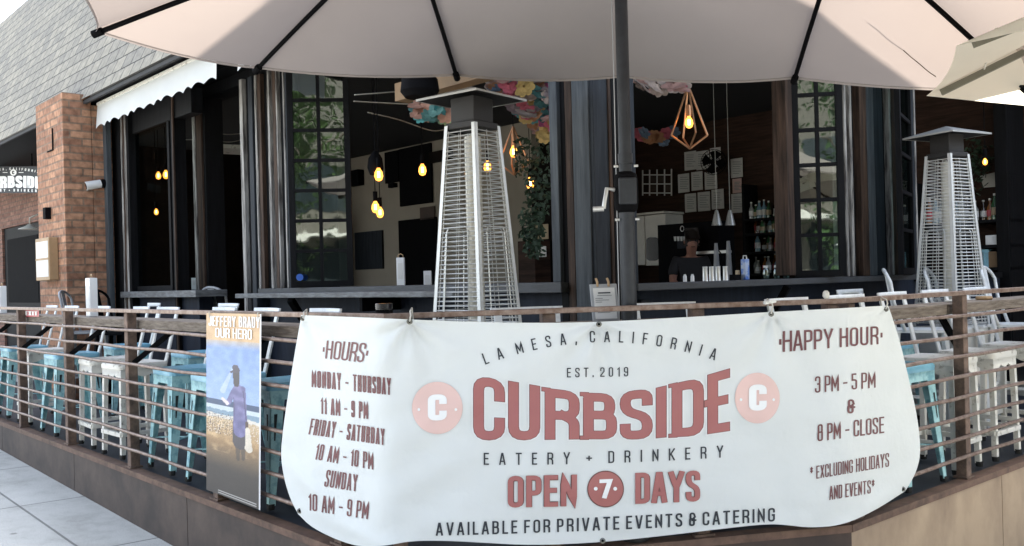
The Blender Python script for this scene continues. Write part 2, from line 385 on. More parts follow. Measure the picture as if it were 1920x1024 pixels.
def rounded(path, W, rr):
    P = [(q[0] * W, q[1], len(q) > 2) for q in path]; out = []
    for i, (x, y, r) in enumerate(P):
        if not r or i in (0, len(P) - 1): out.append((x, y)); continue
        a, b = V((P[i - 1][0], P[i - 1][1])), V((P[i + 1][0], P[i + 1][1])); c = V((x, y))
        la, lb = (a - c).length, (b - c).length
        k = min(rr, la * .5, lb * .5); p, q = c + (a - c) * (k / la), c + (b - c) * (k / lb)
        for t in (0, .25, .5, .75, 1):
            u = (p * (1 - t) + c * t) * (1 - t) + (c * (1 - t) + q * t) * t; out.append((u.x, u.y))
    res = [out[0]]
    for p in out[1:]:
        if abs(p[0] - res[-1][0]) + abs(p[1] - res[-1][1]) > 1e-4: res.append(p)
    return res
def ribbon(mb, pts, sw, fn, step=.22, ext=0.0):
    """a flat band of width sw along pts (mitred), each corner sent through fn"""
    P = [V(p) for p in pts]
    if ext: P[0] = P[0] + (P[0] - P[1]).normalized() * ext; P[-1] = P[-1] + (P[-1] - P[-2]).normalized() * ext
    Q = [P[0]]
    for p in P[1:]:
        n = max(1, int((p - Q[-1]).length / step)); q0 = Q[-1].copy()
        for k in range(1, n + 1): Q.append(q0 + (p - q0) * (k / n))
    L = []
    for i, p in enumerate(Q):
        d0 = (Q[i] - Q[i - 1]).normalized() if i else (Q[1] - Q[0]).normalized()
        d1 = (Q[i + 1] - Q[i]).normalized() if i < len(Q) - 1 else d0
        n0, n1 = V((-d0.y, d0.x)), V((-d1.y, d1.x)); m = n0 + n1
        if m.length < 1e-3: m = n0
        m.normalize(); k = min(1 / max(m.dot(n0), .3), 2.2)
        L.append((p + m * (sw / 2 * k), p - m * (sw / 2 * k)))
    n0 = len(mb.v)
    for a, b in L: mb.v += [fn(a.x, a.y), fn(b.x, b.y)]
    for i in range(len(L) - 1):
        k = n0 + 2 * i; mb.f.append((k, k + 1, k + 3, k + 2))
def text_px(mb, txt, p0, p1, h0, h1, put, sw=.15, ws=1.0, arc=None, slant0=0, slant1=0, rr=.2, space=.24, perp=False, gap=.06):
    """one line of lettering between pixel baseline ends p0 and p1; put(x, y, layer) gives the point on the sheet"""
    L = (V(p1) - V(p0)).length; hm = (h0 + h1) / 2; ntxt = len(txt.replace(' ', ''))
    g_ = sum(GL[c][0] for c in txt if c != ' '); fixed = ntxt * sw + space * txt.count(' ')
    avail = L / hm - (ntxt - 1) * gap - fixed                     # letters narrow until they stand clear of each other
    if g_ * ws > avail: ws = max(.3, avail / g_)
    nat = 0; gaps = 0; pos = []
    for i, ch in enumerate(txt):
        if ch == ' ': nat += space; continue
        w = GL[ch][0] * ws + sw; pos.append((ch, nat, gaps, w)); nat += w; gaps += 1
    tr = (L / hm - nat) / max(gaps - 1, 1)
    total = nat + tr * max(gaps - 1, 1)
    k = 0
    for ch, x0, g, w in pos:
        x0 = x0 + g * tr; W = GL[ch][0] * ws
        tc = (x0 + w / 2) / total
        def base(t):
            q = V(p0).lerp(V(p1), t)
            if arc: q = q + V((0, -arc * 4 * t * (1 - t)))
            return q
        b0 = base(tc); tan = (base(min(tc + .01, 1.2)) - base(tc - .01)).normalized()
        if not perp: up = V((0, -1))
        else: up = V((tan.y, -tan.x))
        h = h0 + (h1 - h0) * tc; sl = slant0 + (slant1 - slant0) * tc
        for path in GL[ch][1]:
            k += 1; lay = (k % 5) * .00025
            def fn(x, y):
                yy = sw / 2 + y * (1 - sw)
                q = b0 + tan * ((x - W / 2 + sl * (yy - .5)) * h) + up * (yy * h)
                return put(q.x, q.y, lay)
            ribbon(mb, rounded(path, W, rr), sw, fn, ext=sw / 2 if ch in 'AVKXYNMIHTE1FLDPRUJ27-+.*~,&' and len(path) < 9 and not (path[0] == path[-1]) else 0)

# ================================================================== GROUND
def slab_mat():
    m, ns, ln, p = newmat("concrete_slabs")
    uv = ns.new("ShaderNodeUVMap"); bt = ns.new("ShaderNodeTexBrick"); bt.offset = 0
    ln.new(uv.outputs[0], bt.inputs["Vector"])
    bt.inputs["Scale"].default_value = 1; bt.inputs["Brick Width"].default_value = 1.4; bt.inputs["Row Height"].default_value = 1.25
    bt.inputs["Mortar Size"].default_value = .010; bt.inputs["Mortar Smooth"].default_value = .4
    bt.inputs["Color1"].default_value = (.50, .50, .47, 1); bt.inputs["Color2"].default_value = (.44, .44, .42, 1); bt.inputs["Mortar"].default_value = (.20, .20, .19, 1)
    nz = ns.new("ShaderNodeTexNoise"); nz.inputs["Scale"].default_value = 2.2; nz.inputs["Detail"].default_value = 10; nz.inputs["Roughness"].default_value = .7
    ln.new(uv.outputs[0], nz.inputs["Vector"])
    r = ramp(ns, [(.28, (.60, .59, .57)), (.50, (.95, .95, .94)), (.7, (1.08, 1.08, 1.07))]); ln.new(nz.outputs[0], r.inputs[0])
    mx = ns.new("ShaderNodeMix"); mx.data_type = 'RGBA'; mx.blend_type = 'MULTIPLY'; mx.inputs[0].default_value = 1
    ln.new(bt.outputs[0], mx.inputs[6]); ln.new(r.outputs[0], mx.inputs[7])
    sp = ns.new("ShaderNodeTexNoise"); sp.inputs["Scale"].default_value = 160; ln.new(uv.outputs[0], sp.inputs["Vector"])
    r2 = ramp(ns, [(.34, (.70, .70, .69)), (.52, (1, 1, 1))]); ln.new(sp.outputs[0], r2.inputs[0])
    m2 = ns.new("ShaderNodeMix"); m2.data_type = 'RGBA'; m2.blend_type = 'MULTIPLY'; m2.inputs[0].default_value = 1
    ln.new(mx.outputs[2], m2.inputs[6]); ln.new(r2.outputs[0], m2.inputs[7]); ln.new(m2.outputs[2], p.inputs["Base Color"])
    vo = ns.new("ShaderNodeTexVoronoi"); vo.inputs["Scale"].default_value = 2.3; ln.new(uv.outputs[0], vo.inputs["Vector"])      # trodden gum
    r3 = ramp(ns, [(.035, (.42, .41, .40)), (.06, (1, 1, 1))]); ln.new(vo.outputs["Distance"], r3.inputs[0])
    m3 = ns.new("ShaderNodeMix"); m3.data_type = 'RGBA'; m3.blend_type = 'MULTIPLY'; m3.inputs[0].default_value = .8
    ln.new(m2.outputs[2], m3.inputs[6]); ln.new(r3.outputs[0], m3.inputs[7]); ln.new(m3.outputs[2], p.inputs["Base Color"])
    b = ns.new("ShaderNodeBump"); b.invert = True; b.inputs["Strength"].default_value = .5; b.inputs["Distance"].default_value = .01
    ln.new(bt.outputs["Fac"], b.inputs["Height"]); ln.new(b.outputs[0], p.inputs["Normal"])
    p.inputs["Roughness"].default_value = .85
    return m
M['slabs'] = slab_mat()
m = MB()
m.grid(lambda u, v: (lambda x, y: (x, y, gz(x, y)))(-300 + 600 * u, -300 + 600 * v), 8, 8)
kind(obj('pavement', m, 'slabs', uv=lambda p: (p.dot(A) + .08 + 14 * 5, p.dot(nL) - .48 + 12.5 * 5)), 'structure')
m = MB(); m.grid(lambda u, v: (lambda x, y: (x, y, gz(x, y) + .006))(-200 + 400 * u, -11 + 7.5 * v), 8, 2)
kind(obj('road', m, 'asphalt'), 'structure')

# ================================================================== PATIO PLATFORM
pl = thing('patio_platform', 'raised dark patio deck with brown and tan street fascia under the railing', 'patio deck', (0, 5, 0))
LEND, REND = -13.5, 9.0
sLC, sRC = LC.dot(A), RC.dot(B)
FAR = [WR(REND, PR, 0), WR(REND, 9, 0), V((0, 16, 0)), WL(LEND, 9, 0), WL(LEND, PL, 0)]
m = MB(); m.face([LC + nF * .03, RC + nF * .03] + [p + V((0, .03, 0)) for p in FAR])
for v in m.v: v.z = -.012
obj('deck', m, 'deck', pl)
def fascia(P, Q, n, m_, cap, zt=0.0, nseg=1):
    """street face below the rail, with a thin cap strip"""
    b = MB(); P, Q = P.copy(), Q.copy()
    o = -n * .0; i = n * .06
    lo = lambda p: gz(p.x, p.y) - .2
    g = .004
    for k in range(nseg):
        a, c = P.lerp(Q, k / nseg), P.lerp(Q, (k + 1) / nseg); t = (c - a).normalized() * g
        a, c = a + t * (k > 0), c - t * (k < nseg - 1)
        b.hexa([V((a.x, a.y, lo(a))), V((c.x, c.y, lo(c))), V(((c + i).x, (c + i).y, lo(c))), V(((a + i).x, (a + i).y, lo(a))),
                V((a.x, a.y, zt - .035)), V((c.x, c.y, zt - .035)), V(((c + i).x, (c + i).y, zt - .035)), V(((a + i).x, (a + i).y, zt - .035))])
    f = obj('fascia', b, m_, pl)
    b = MB(); e = -n * .008
    q = [P + e, Q + e, Q + n * .07, P + n * .07]
    b.hexa([V((p.x, p.y, zt - .035)) for p in q] + [V((p.x, p.y, zt)) for p in q])
    obj('fascia_cap', b, cap, pl)
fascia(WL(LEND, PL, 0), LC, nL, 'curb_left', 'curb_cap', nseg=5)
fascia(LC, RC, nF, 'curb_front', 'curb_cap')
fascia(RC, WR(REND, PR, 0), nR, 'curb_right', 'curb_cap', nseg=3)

# ================================================================== RAILINGS
def railing(label, W, s0, s1, posts, pw, ledge=None, ext=(0, 0)):
    t = thing('patio_railing', label, 'railing', W((s0 + s1) / 2, .05, 0))
    for sp in posts:
        b = MB(); b.box(W, sp - pw / 2, sp + pw / 2, .022, .022 + pw, .001, 1.035); 
        po = obj('post', b, 'rust', t, bevel=.004)
        b = MB(); b.box(W, sp - pw / 2 - .02, sp + pw / 2 + .02, .012, .032 + pw, .0015, .012); obj('base_plate', b, 'rust', po)
    b = MB(); b.box(W, s0 - ext[0], s1 + ext[1], .004, .046, 1.036, 1.060); obj('top_rail', b, 'railbar', t, bevel=.003)
    for k in range(8):
        z = 1.035 - .113 * (k + 1)
        L = s1 - s0; n = max(2, int(L / .35)); ph = random.random() * 6
        b = MB(); b.tube([W(s0 + L * i / n, .012, z + .0035 * math.sin(i * 1.7 + ph)) for i in range(n + 1)], .011, 6)
        obj('rail', b, 'railbar', t, smooth=True)
    if ledge:
        for a, c in ledge:
            b = MB(); b.box(W, a, c, .09 + pw * .2, .30, .925, .985); obj('ledge_board', b, 'wood_grey', t, bevel=.006)
        for sp in posts:
            if s0 < sp < s1 - .2:
                b = MB(); b.bar(W(sp + .03, .06, .70), W(sp + .22, .27, .92), .03, .03); obj('brace', b, 'black', t)
    return t
WLr = lambda s, p, z: WL(s, PL + p, z)
WRr = lambda s, p, z: WR(s, PR + p, z)
railing('rusty steel railing running back along the left side of the patio', WLr, LEND, sLC, [-12.8, -11.48, -10.16, -8.84, -7.52, -6.2, -4.88, -3.60], .062,
        [(-13.4, -8.86), (-8.85, -7.50), (-7.49, -6.20), (-6.19, -3.55)])
railing('rusty steel railing across the front behind the white banner', lambda s, p, z: WF(s, p, z), 0.0, LF, [.05, .72, 1.42, LF - .05], .06, [(.25, LF - .3)])
railing('rusty steel railing running back along the right side with tan fascia below', WRr, sRC, REND, [sRC + .1, 5.25, 6.57, 7.89], .06,
        [(sRC + .35, 5.21), (5.23, 6.55), (6.56, 8.9)])

# ================================================================== BUILDING
bd = thing('restaurant_building', 'dark timber corner restaurant with grey shingle roof and open folding windows', 'restaurant', (0.5, 5.5, 0))
def uvL(p): return (p.dot(A) + 40, p.z + 5)
def uvN(p): return (p.dot(nL) + 40, p.z + 5)
def fbox(name, W, s0, s1, p0, p1, z0, z1, m_, bevel=.004, parent=None, uv=None):
    b = MB(); b.box(W, s0, s1, p0, p1, z0, z1); return obj(name, b, m_, parent or bd, bevel=bevel, uv=uv)
HEAD = 3.15
FLA = 3.70                                        # the bay beside the brick pillar stands a little further out
def postL(x0, x1, m_, pr=.0, z0=0.0, z1=HEAD, dep=.12, name='window_post', f=None):
    f = f or FL
    return fbox(name, WL, sL(x0, f - pr), sL(x1, f - pr), f - pr, f - pr + dep, z0, z1, m_)
def postR(x0, x1, m_, pr=.0, z0=0.0, z1=HEAD, dep=.12, name='window_post'):
    return fbox(name, WR, sR(x0, FR - pr), sR(x1, FR - pr), FR - pr, FR - pr + dep, z0, z1, m_)
sCor = sL(1120, FL)
SILL = 1.165
# left side, from the brick pillar to the corner
postL(203, 231, 'black_wood', .06, f=FLA); postL(205.5, 208, 'greyblue', .085, dep=.02, f=FLA)
for x0, x1, k in ((232, 235, 'pale_trim'), (236, 238.5, 'brown_wood'), (239, 242.5, 'pale_trim'), (243, 247, 'black_wood')): postL(x0, x1, k, .05, f=FLA)
postL(327, 334, 'black_wood', .0, f=FLA); postL(329, 331, 'brown_wood', .025, dep=.02, f=FLA)
postL(247, 367, 'black_wood', .0, z0=2.9, f=FLA)
postL(367, 372, 'pale_trim', .09, dep=.2); postL(372.3, 384, 'brown_wood', .08, dep=.2); postL(384.4, 391, 'black_wood', .06, dep=.2)
postL(457, 463, 'pale_trim', .12, dep=.2); postL(463.4, 473, 'black_wood', .08, dep=.2); postL(473.4, 481, 'darkgrey', .10, dep=.15)
for x0, x1, k, pr in ((481.3, 485, 'black_wood', .05), (485.4, 489, 'pale_trim', .09), (489.4, 497, 'brown_wood', .08), (497.4, 508.6, 'black_wood', .04), (509, 513, 'pale_trim', .09), (513.4, 518.6, 'black_wood', .05), (519, 525, 'brown_wood', .08), (525.4, 527.6, 'pale_trim', .085), (528, 538, 'black_wood', .05), (538.4, 541, 'pale_trim', .08), (541.4, 546, 'darkgrey', .07)):
    postL(x0, x1, k, pr, SILL)
postL(1037, 1052, 'greyblue', .05, SILL); postL(1052.4, 1066, 'black_wood', .02); postL(1066.4, 1079.5, 'brown_wood', .035)
postL(1080, 1111, 'greyblue', .05); postL(1111.8, 1120, 'darkgrey', .04)
# right side of the corner
fbox('window_post', WR, sR(1120, FR - .04), sR(1148, FR - .04), FR - .04, FR + .08, 0, HEAD, 'darkgrey')
postR(1148.6, 1154, 'brown_wood', .05); postR(1154.5, 1186, 'black_wood', .02); postR(1186.5, 1197, 'darkgrey', .06, SILL - .02)
postR(1481, 1493, 'brown_wood', .03, SILL)
for x0, x1, k, pr in ((1585, 1590, 'brown_wood', .05), (1590.3, 1594, 'pale_trim', .08), (1594.3, 1599.6, 'black_wood', .03), (1600, 1604.5, 'pale_trim', .06), (1605, 1615, 'black_wood', .03), (1615.4, 1619, 'brown_wood', .06), (1619.4, 1632, 'brown_wood', .09), (1632.4, 1646, 'greyblue', .06), (1646.4, 1662, 'darkgrey', .04), (1662.4, 1674, 'black_wood', .02), (1674.4, 1678, 'pale_trim', .07), (1678.4, 1689, 'brown_wood', .04)):
    postR(x0, x1, k, pr, SILL - .02)
postR(1713, 1721, 'darkgrey', .06, SILL - .02); postR(1721.3, 1724, 'pale_trim', .065, SILL - .02)
postR(1893, 2010, 'black_wood', .05)
# low walls, sills and bar shelves
def low_wall(W, s0, s1, p, z1, name='low_wall', m_='navy'): return fbox(name, W, s0, s1, p + .03, p + .18, 0, z1, m_)
low_wall(WL, sL(247, FLA), sL(367, FLA), FLA, 1.10); low_wall(WL, sL(481, FL), sCor - .02, FL, 1.10)
low_wall(WR, sR(1150, FR), sR(1880, FR), FR, 1.10)
fbox('window_sill', WL, sL(225, FLA - .1), sL(366, FLA - .1), FLA - .10, FLA + .22, 1.10, SILL, 'sill_pale')
fbox('window_sill', WL, sL(481, FL - .09), sL(1052, FL - .09), FL - .09, FL + .22, 1.10, SILL, 'sill')
fbox('window_sill', WR, sR(1196, FR - .16), sR(1725, FR - .16), FR - .16, FR + .22, 1.10, SILL - .022, 'sill')
fbox('window_sill', WR, sR(1725.3, FR - .03), sR(1880, FR - .03), FR - .03, FR + .22, 1.08, SILL - .03, 'black_wood')
fbox('bar_shelf', WL, sL(440, FL - .36), sL(848, FL - .36), FL - .36, FL - .095, 1.085, 1.125, 'sill_pale')
fbox('shelf_bracket', WL, sL(700, FL - .2), sL(700, FL - .2) + .04, FL - .33, FL + .02, .98, 1.083, 'black')
b = MB(); b.bar(WL(sL(565, FL - .1), FL - .02, .78), WL(sL(548, FL - .3), FL - .32, 1.07), .05, .05); obj('shelf_bracket', b, 'black', bd)
b = MB(); b.bar(WR(sR(1460, FR - .1), FR + .02, .80), WR(sR(1490, FR - .2), FR - .14, 1.09), .045, .045); obj('shelf_bracket', b, 'black', bd)
fbox('wall_plate', WR, sR(1203, FR - .01), sR(1219, FR - .01), FR - .0, FR + .02, 1.005, 1.04, 'darkgrey')
# header beams above the openings
fbox('header_beam', WL, sL(150, FL), sCor, FL - .02, FL + .2, HEAD, 3.27, 'black_wood')
fbox('header_beam', WR, sR(1121, FR), sR(1990, FR), FR - .02, FR + .2, HEAD, 3.27, 'black_wood')
# far left brick wall with the entrance door
PB = 4.6
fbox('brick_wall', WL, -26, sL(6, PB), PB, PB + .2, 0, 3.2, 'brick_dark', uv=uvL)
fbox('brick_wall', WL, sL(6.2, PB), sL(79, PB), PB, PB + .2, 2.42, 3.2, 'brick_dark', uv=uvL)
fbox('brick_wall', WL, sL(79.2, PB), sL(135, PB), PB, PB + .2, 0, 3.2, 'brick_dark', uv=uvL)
dr = fbox('entrance_door', WL, sL(7, PB + .04) , sL(79, PB + .04), PB + .04, PB + .09, .02, 2.415, 'black_wood')
fbox('door_glass', WL, sL(15, PB + .03), sL(72, PB + .03), PB + .03, PB + .039, 1.0, 2.2, 'black', parent=dr)
# brick pillar: front part and the recessed part beside it
PP = 3.10
sP0 = sL(75, PP); sP1 = sL(125, PP)
def uvP(p): return ((p.dot(A) + p.dot(nL)) + 40, p.z + 5)
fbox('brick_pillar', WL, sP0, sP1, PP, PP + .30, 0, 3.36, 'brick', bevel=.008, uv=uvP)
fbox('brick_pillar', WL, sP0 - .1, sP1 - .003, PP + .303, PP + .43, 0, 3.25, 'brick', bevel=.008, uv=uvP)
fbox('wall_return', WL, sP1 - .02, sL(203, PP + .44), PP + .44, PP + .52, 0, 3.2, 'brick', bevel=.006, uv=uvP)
fbox('corner_strip', WL, sL(196, PP + .40), sL(202, PP + .40), PP + .42, PP + .475, 0, 3.2, 'greyblue')
# mansard roof of grey shingles, over both sides
ER, RR, ZE, ZR = 3.30, 4.75, 3.30, 6.5
def corner_pt(pl_, pr_):
    d = nL.x * nR.y - nL.y * nR.x
    return V(((pl_ * nR.y - nL.y * pr_) / d, (nL.x * pr_ - pl_ * nR.x) / d, 0))
def up(p, z): return V((p.x, p.y, z))
e0, e1 = corner_pt(ER, ER - .15), corner_pt(RR, RR - .15)
s_e, s_r = e0.dot(A), e1.dot(A)
lenS = math.hypot(RR - ER, ZR - ZE)
def uvRoofL(p): return (p.dot(A) + 60, (p.z - ZE) / (ZR - ZE) * lenS + 20)
def uvRoofR(p): return (p.dot(B) + 60, (p.z - ZE) / (ZR - ZE) * lenS + 20)
m = MB(); m.face([WL(-40, ER, ZE), up(e0, ZE), up(e1, ZR), WL(-40, RR, ZR)])
obj('shingle_roof', m, 'shingle', bd, uv=uvRoofL, solid=.0)
m = MB(); m.face([up(e0, ZE), WR(30, ER - .15, ZE), WR(30, RR - .15, ZR), up(e1, ZR)])
obj('shingle_roof', m, 'shingle', bd, uv=uvRoofR)
m = MB(); m.face([up(e1, ZR), WR(30, RR - .15, ZR), V((0, 40, ZR)), WL(-40, RR, ZR)]); obj('flat_roof', m, 'roof_dark', bd)
m = MB()
m.hexa([WL(-40, ER + .02, ZE - .05), up(e0, ZE - .05) + V((0, .03, 0)), up(corner_pt(ER + .05, ER - .10), ZE - .05), WL(-40, ER + .05, ZE - .05),
        WL(-40, ER + .02, ZE - .004), up(e0, ZE - .004) + V((0, .03, 0)), up(corner_pt(ER + .05, ER - .10), ZE - .004), WL(-40, ER + .05, ZE - .004)])
obj('eave_board', m, 'roof_dark', bd)
m = MB(); m.face([WL(-40, ER + .01, ZE - .012), up(e0, ZE - .012) + V((0, .02, 0)), WR(30, ER - .14, ZE - .012), WR(30, 5, ZE - .012), V((0, 14, ZE - .012)), WL(-40, 5, ZE - .012)])
obj('soffit', m, 'black_wood', bd)

# ---------------------------------------------------------------- interior shell
m = MB(); c0 = corner_pt(FL + .25, FR + .25)
m.face([up(c0, 3.285), WR(20, FR + .25, 3.285), V((9, 24, 3.285)), V((-14, 24, 3.285)), WL(-16, FL + .25, 3.285)]); obj('ceiling', m, 'ceil', bd)
b = MB(); b.face([V((v.x, v.y, -.004)) for v in m.v]); obj('interior_floor', b, 'in_floor', bd)
fbox('interior_wall', WL, sL(560, 8.3), sL(1003, 8.3), 8.3, 8.45, 0, 3.28, 'beige_wall', bevel=0)
fbox('interior_wall', WL, -14.0, sL(559.5, 8.3), 8.3, 8.45, 0, 3.28, 'dark_wall', bevel=0)
fbox('interior_wall', WL, sL(1003.2, 8.3), 14, 10.4, 10.55, 0, 3.28, 'wood_wall', bevel=0)
fbox('interior_wall', WL, sL(1000, 8.3), sL(1003, 8.3), 8.46, 10.4, 0, 3.28, 'dark_wall', bevel=0)
fbox('interior_wall', WL, -13.6, -13.4, 4.3, 8.3, 0, 3.28, 'dark_wall', bevel=0)
fbox('interior_wall', WR, corner_pt(4.6, 16).dot(B), 16, 16.0, 16.15, 0, 3.28, 'dark_wall', bevel=0)
fbox('interior_wall', WR, 11.5, 11.65, 4.3, 15.9, 0, 3.28, 'wood_wall', bevel=0)
# dark partition seen through the doorway on the left
fbox('partition', WL, sL(385, 6.8), sL(520, 6.8), 6.8, 6.9, 0, 2.45, 'dark_wall', bevel=0)
# dark boards, frames, doorway on the pale wall
def wallrect(name, px, p, m_, th=.04, W=WL, par=None, lab=None, n=nL):
    x0, y0, x1, y1 = px
    xm = (x0 + x1) / 2
    z1, z0 = hit(xm, y0, n, p).z, hit(xm, y1, n, p).z
    D = A if n is nL else B
    a, c = hit(x0, (y0 + y1) / 2, n, p).dot(D), hit(x1, (y0 + y1) / 2, n, p).dot(D)
    b = MB(); b.box(W, a, c, p - th, p - .002, z0, z1)
    return obj(name, b, m_, par, bevel=.004)
wallrect('doorway', (751, 410, 822, 545), 8.3, 'black', .03, par=bd)
k = wallrect('dark_board', (752, 274, 812, 384), 8.3, 'black'); tag(k, 'tall black chalkboard high on the cream wall indoors', 'chalkboard')
k = wallrect('dark_board', (725, 284, 750, 343), 8.3, 'black'); tag(k, 'narrow black board left of the tall chalkboard on the cream wall', 'chalkboard')
k = wallrect('wall_screen', (669, 434, 720, 505), 8.3, 'darkgrey'); tag(k, 'dark framed picture low on the cream wall beside the paned window', 'picture')
k = wallrect('speaker_box', (664, 320, 683, 349), 8.3, 'black', .12); tag(k, 'small black speaker box on the cream wall near the window edge', 'speaker')
k = wallrect('wall_beam', (812, 283, 850, 303), 8.3, 'dark_wall', .08); tag(k, 'short dark box high on the cream wall behind the left heater', 'wall box')
k = wallrect('red_wall_sign', (790, 388, 817, 412), 8.3, 'curb_front', .03); tag(k, 'rusty red sign above the black doorway indoors', 'sign')
k = wallrect('wall_camera', (735, 344, 746, 352), 8.3, 'black', .08); tag(k, 'tiny black camera under the boards on the cream wall', 'camera')
# brown cabinet with tan sheet beside the hanging greenery
cab = thing('wooden_cabinet', 'brown wooden cabinet with a tan sheet above it behind the hanging greenery', 'cabinet', tuple(ptL(1012, 500, 7.4) * V((1, 1, 0)) if False else (ptL(1012, 500, 7.4).x, ptL(1012, 500, 7.4).y, 0)))
wallrect('body', (1001, 452, 1033, 560), 7.4, 'wood_wall', .25, par=cab); wallrect('paper_sheet', (1003, 421, 1029, 449), 7.4, 'paper_old', .01, par=cab)
wallrect('card', (1009, 462, 1025, 482), 7.14, 'paper', .01, par=cab); wallrect('backing', (1000, 300, 1040, 451), 7.45, 'dark_wall', .03, par=cab)

# ---------------------------------------------------------------- folding window panels with panes (stand open)
def folding_panel(c0, c1, z0, z1, cols, rows, label=None, mat_='black_wood', pane='pane', fw=.05, bw=.028):
    """paned leaf between ground points c0 and c1"""
    L = (c1 - c0).length; t = (c1 - c0) / L; n = V((-t.y, t.x, 0))
    W = lambda s, p, z: c0 + t * s + n * p + V((0, 0, z))
    root = MB()
    for a0, a1, b0, b1 in ((0, fw, z0, z1), (L - fw, L, z0, z1)): root.box(W, a0, a1, -.02, .02, b0, b1)
    root.box(W, fw, L - fw, -.02, .02, z0, z0 + fw); root.box(W, fw, L - fw, -.02, .02, z1 - fw, z1)
    cw, rh = (L - 2 * fw) / cols, (z1 - z0 - 2 * fw) / rows
    for i in range(1, cols): root.box(W, fw + cw * i - bw / 2, fw + cw * i + bw / 2, -.015, .015, z0 + fw, z1 - fw)
    for j in range(1, rows): root.box(W, fw, L - fw, -.0165, .0165, z0 + fw + rh * j - bw / 2, z0 + fw + rh * j + bw / 2)
    f = obj('folding_window', root, mat_, bd)
    g = MB(); g.face([W(fw * .8, 0, z0 + fw * .8), W(L - fw * .8, 0, z0 + fw * .8), W(L - fw * .8, 0, z1 - fw * .8), W(fw * .8, 0, z1 - fw * .8)])
    obj('pane', g, pane, f)
def gp(px, d): q = ptD(px, 520, d); return V((q.x, q.y, 0))
folding_panel(gp(546, 7.85), gp(663, 7.89), SILL + .005, 3.1, 2, 7)
folding_panel(gp(1491, 6.86), gp(1587, 6.80), SILL - .015, 3.1, 2, 7, mat_='black_wood')
folding_panel(gp(1690, 7.2), gp(1712, 7.75), SILL - .015, 3.1, 1, 6)
def gpl(px, p): q = ptL(px, 530, p); return V((q.x, q.y, 0))
folding_panel(gpl(247.5, FLA + .03), gpl(327, FLA + .03), SILL + .005, 3.1, 1, 1, pane='pane_dark')

# ================================================================== AWNING VALANCES
def valance(x0, x1, p, label, ztop=3.235, zb=2.985):
    s0, s1 = sL(x0, p, 200), sL(x1, p, 130)
    n = max(4, int((s1 - s0) / .02)); L = s1 - s0; sc_ = L / max(1, round(L / .235))
    m = MB(); nv = 6
    def fn(u, v):
        s = s0 + u * L; ph = (u * L / sc_) % 1.0
        z0 = zb + .035 * (1 - abs(math.sin(math.pi * ph))) * -1 + .03
        z = z0 + (ztop - z0) * v
        return WL(s, p + .012 * math.sin(u * L * 9) * (1 - v) + .02 * (v) , z)
    m.grid(fn, n, nv)
    t = thing('awning', label, 'awning', WL(s0, p, zb))
    obj('valance', m, 'white_cloth', t, smooth=True)
    b = MB(); b.box(WL, s0, s1, p + .01, p + .055, ztop, ztop + .035); obj('front_bar', b, 'white_worn', t, bevel=.006)
    b = MB(); b.box(WL, s0 + .02, s1 - .02, p + .06, p + .30, ztop - .02, ztop + .03); obj('cassette', b, 'black', t)
valance(179, 403, 3.43, 'white awning with scalloped valance under the shingle eave by the brick pillar')
valance(447, 545, 3.46, 'end of a second white awning peeking out under the umbrella edge', 3.225, 2.99)

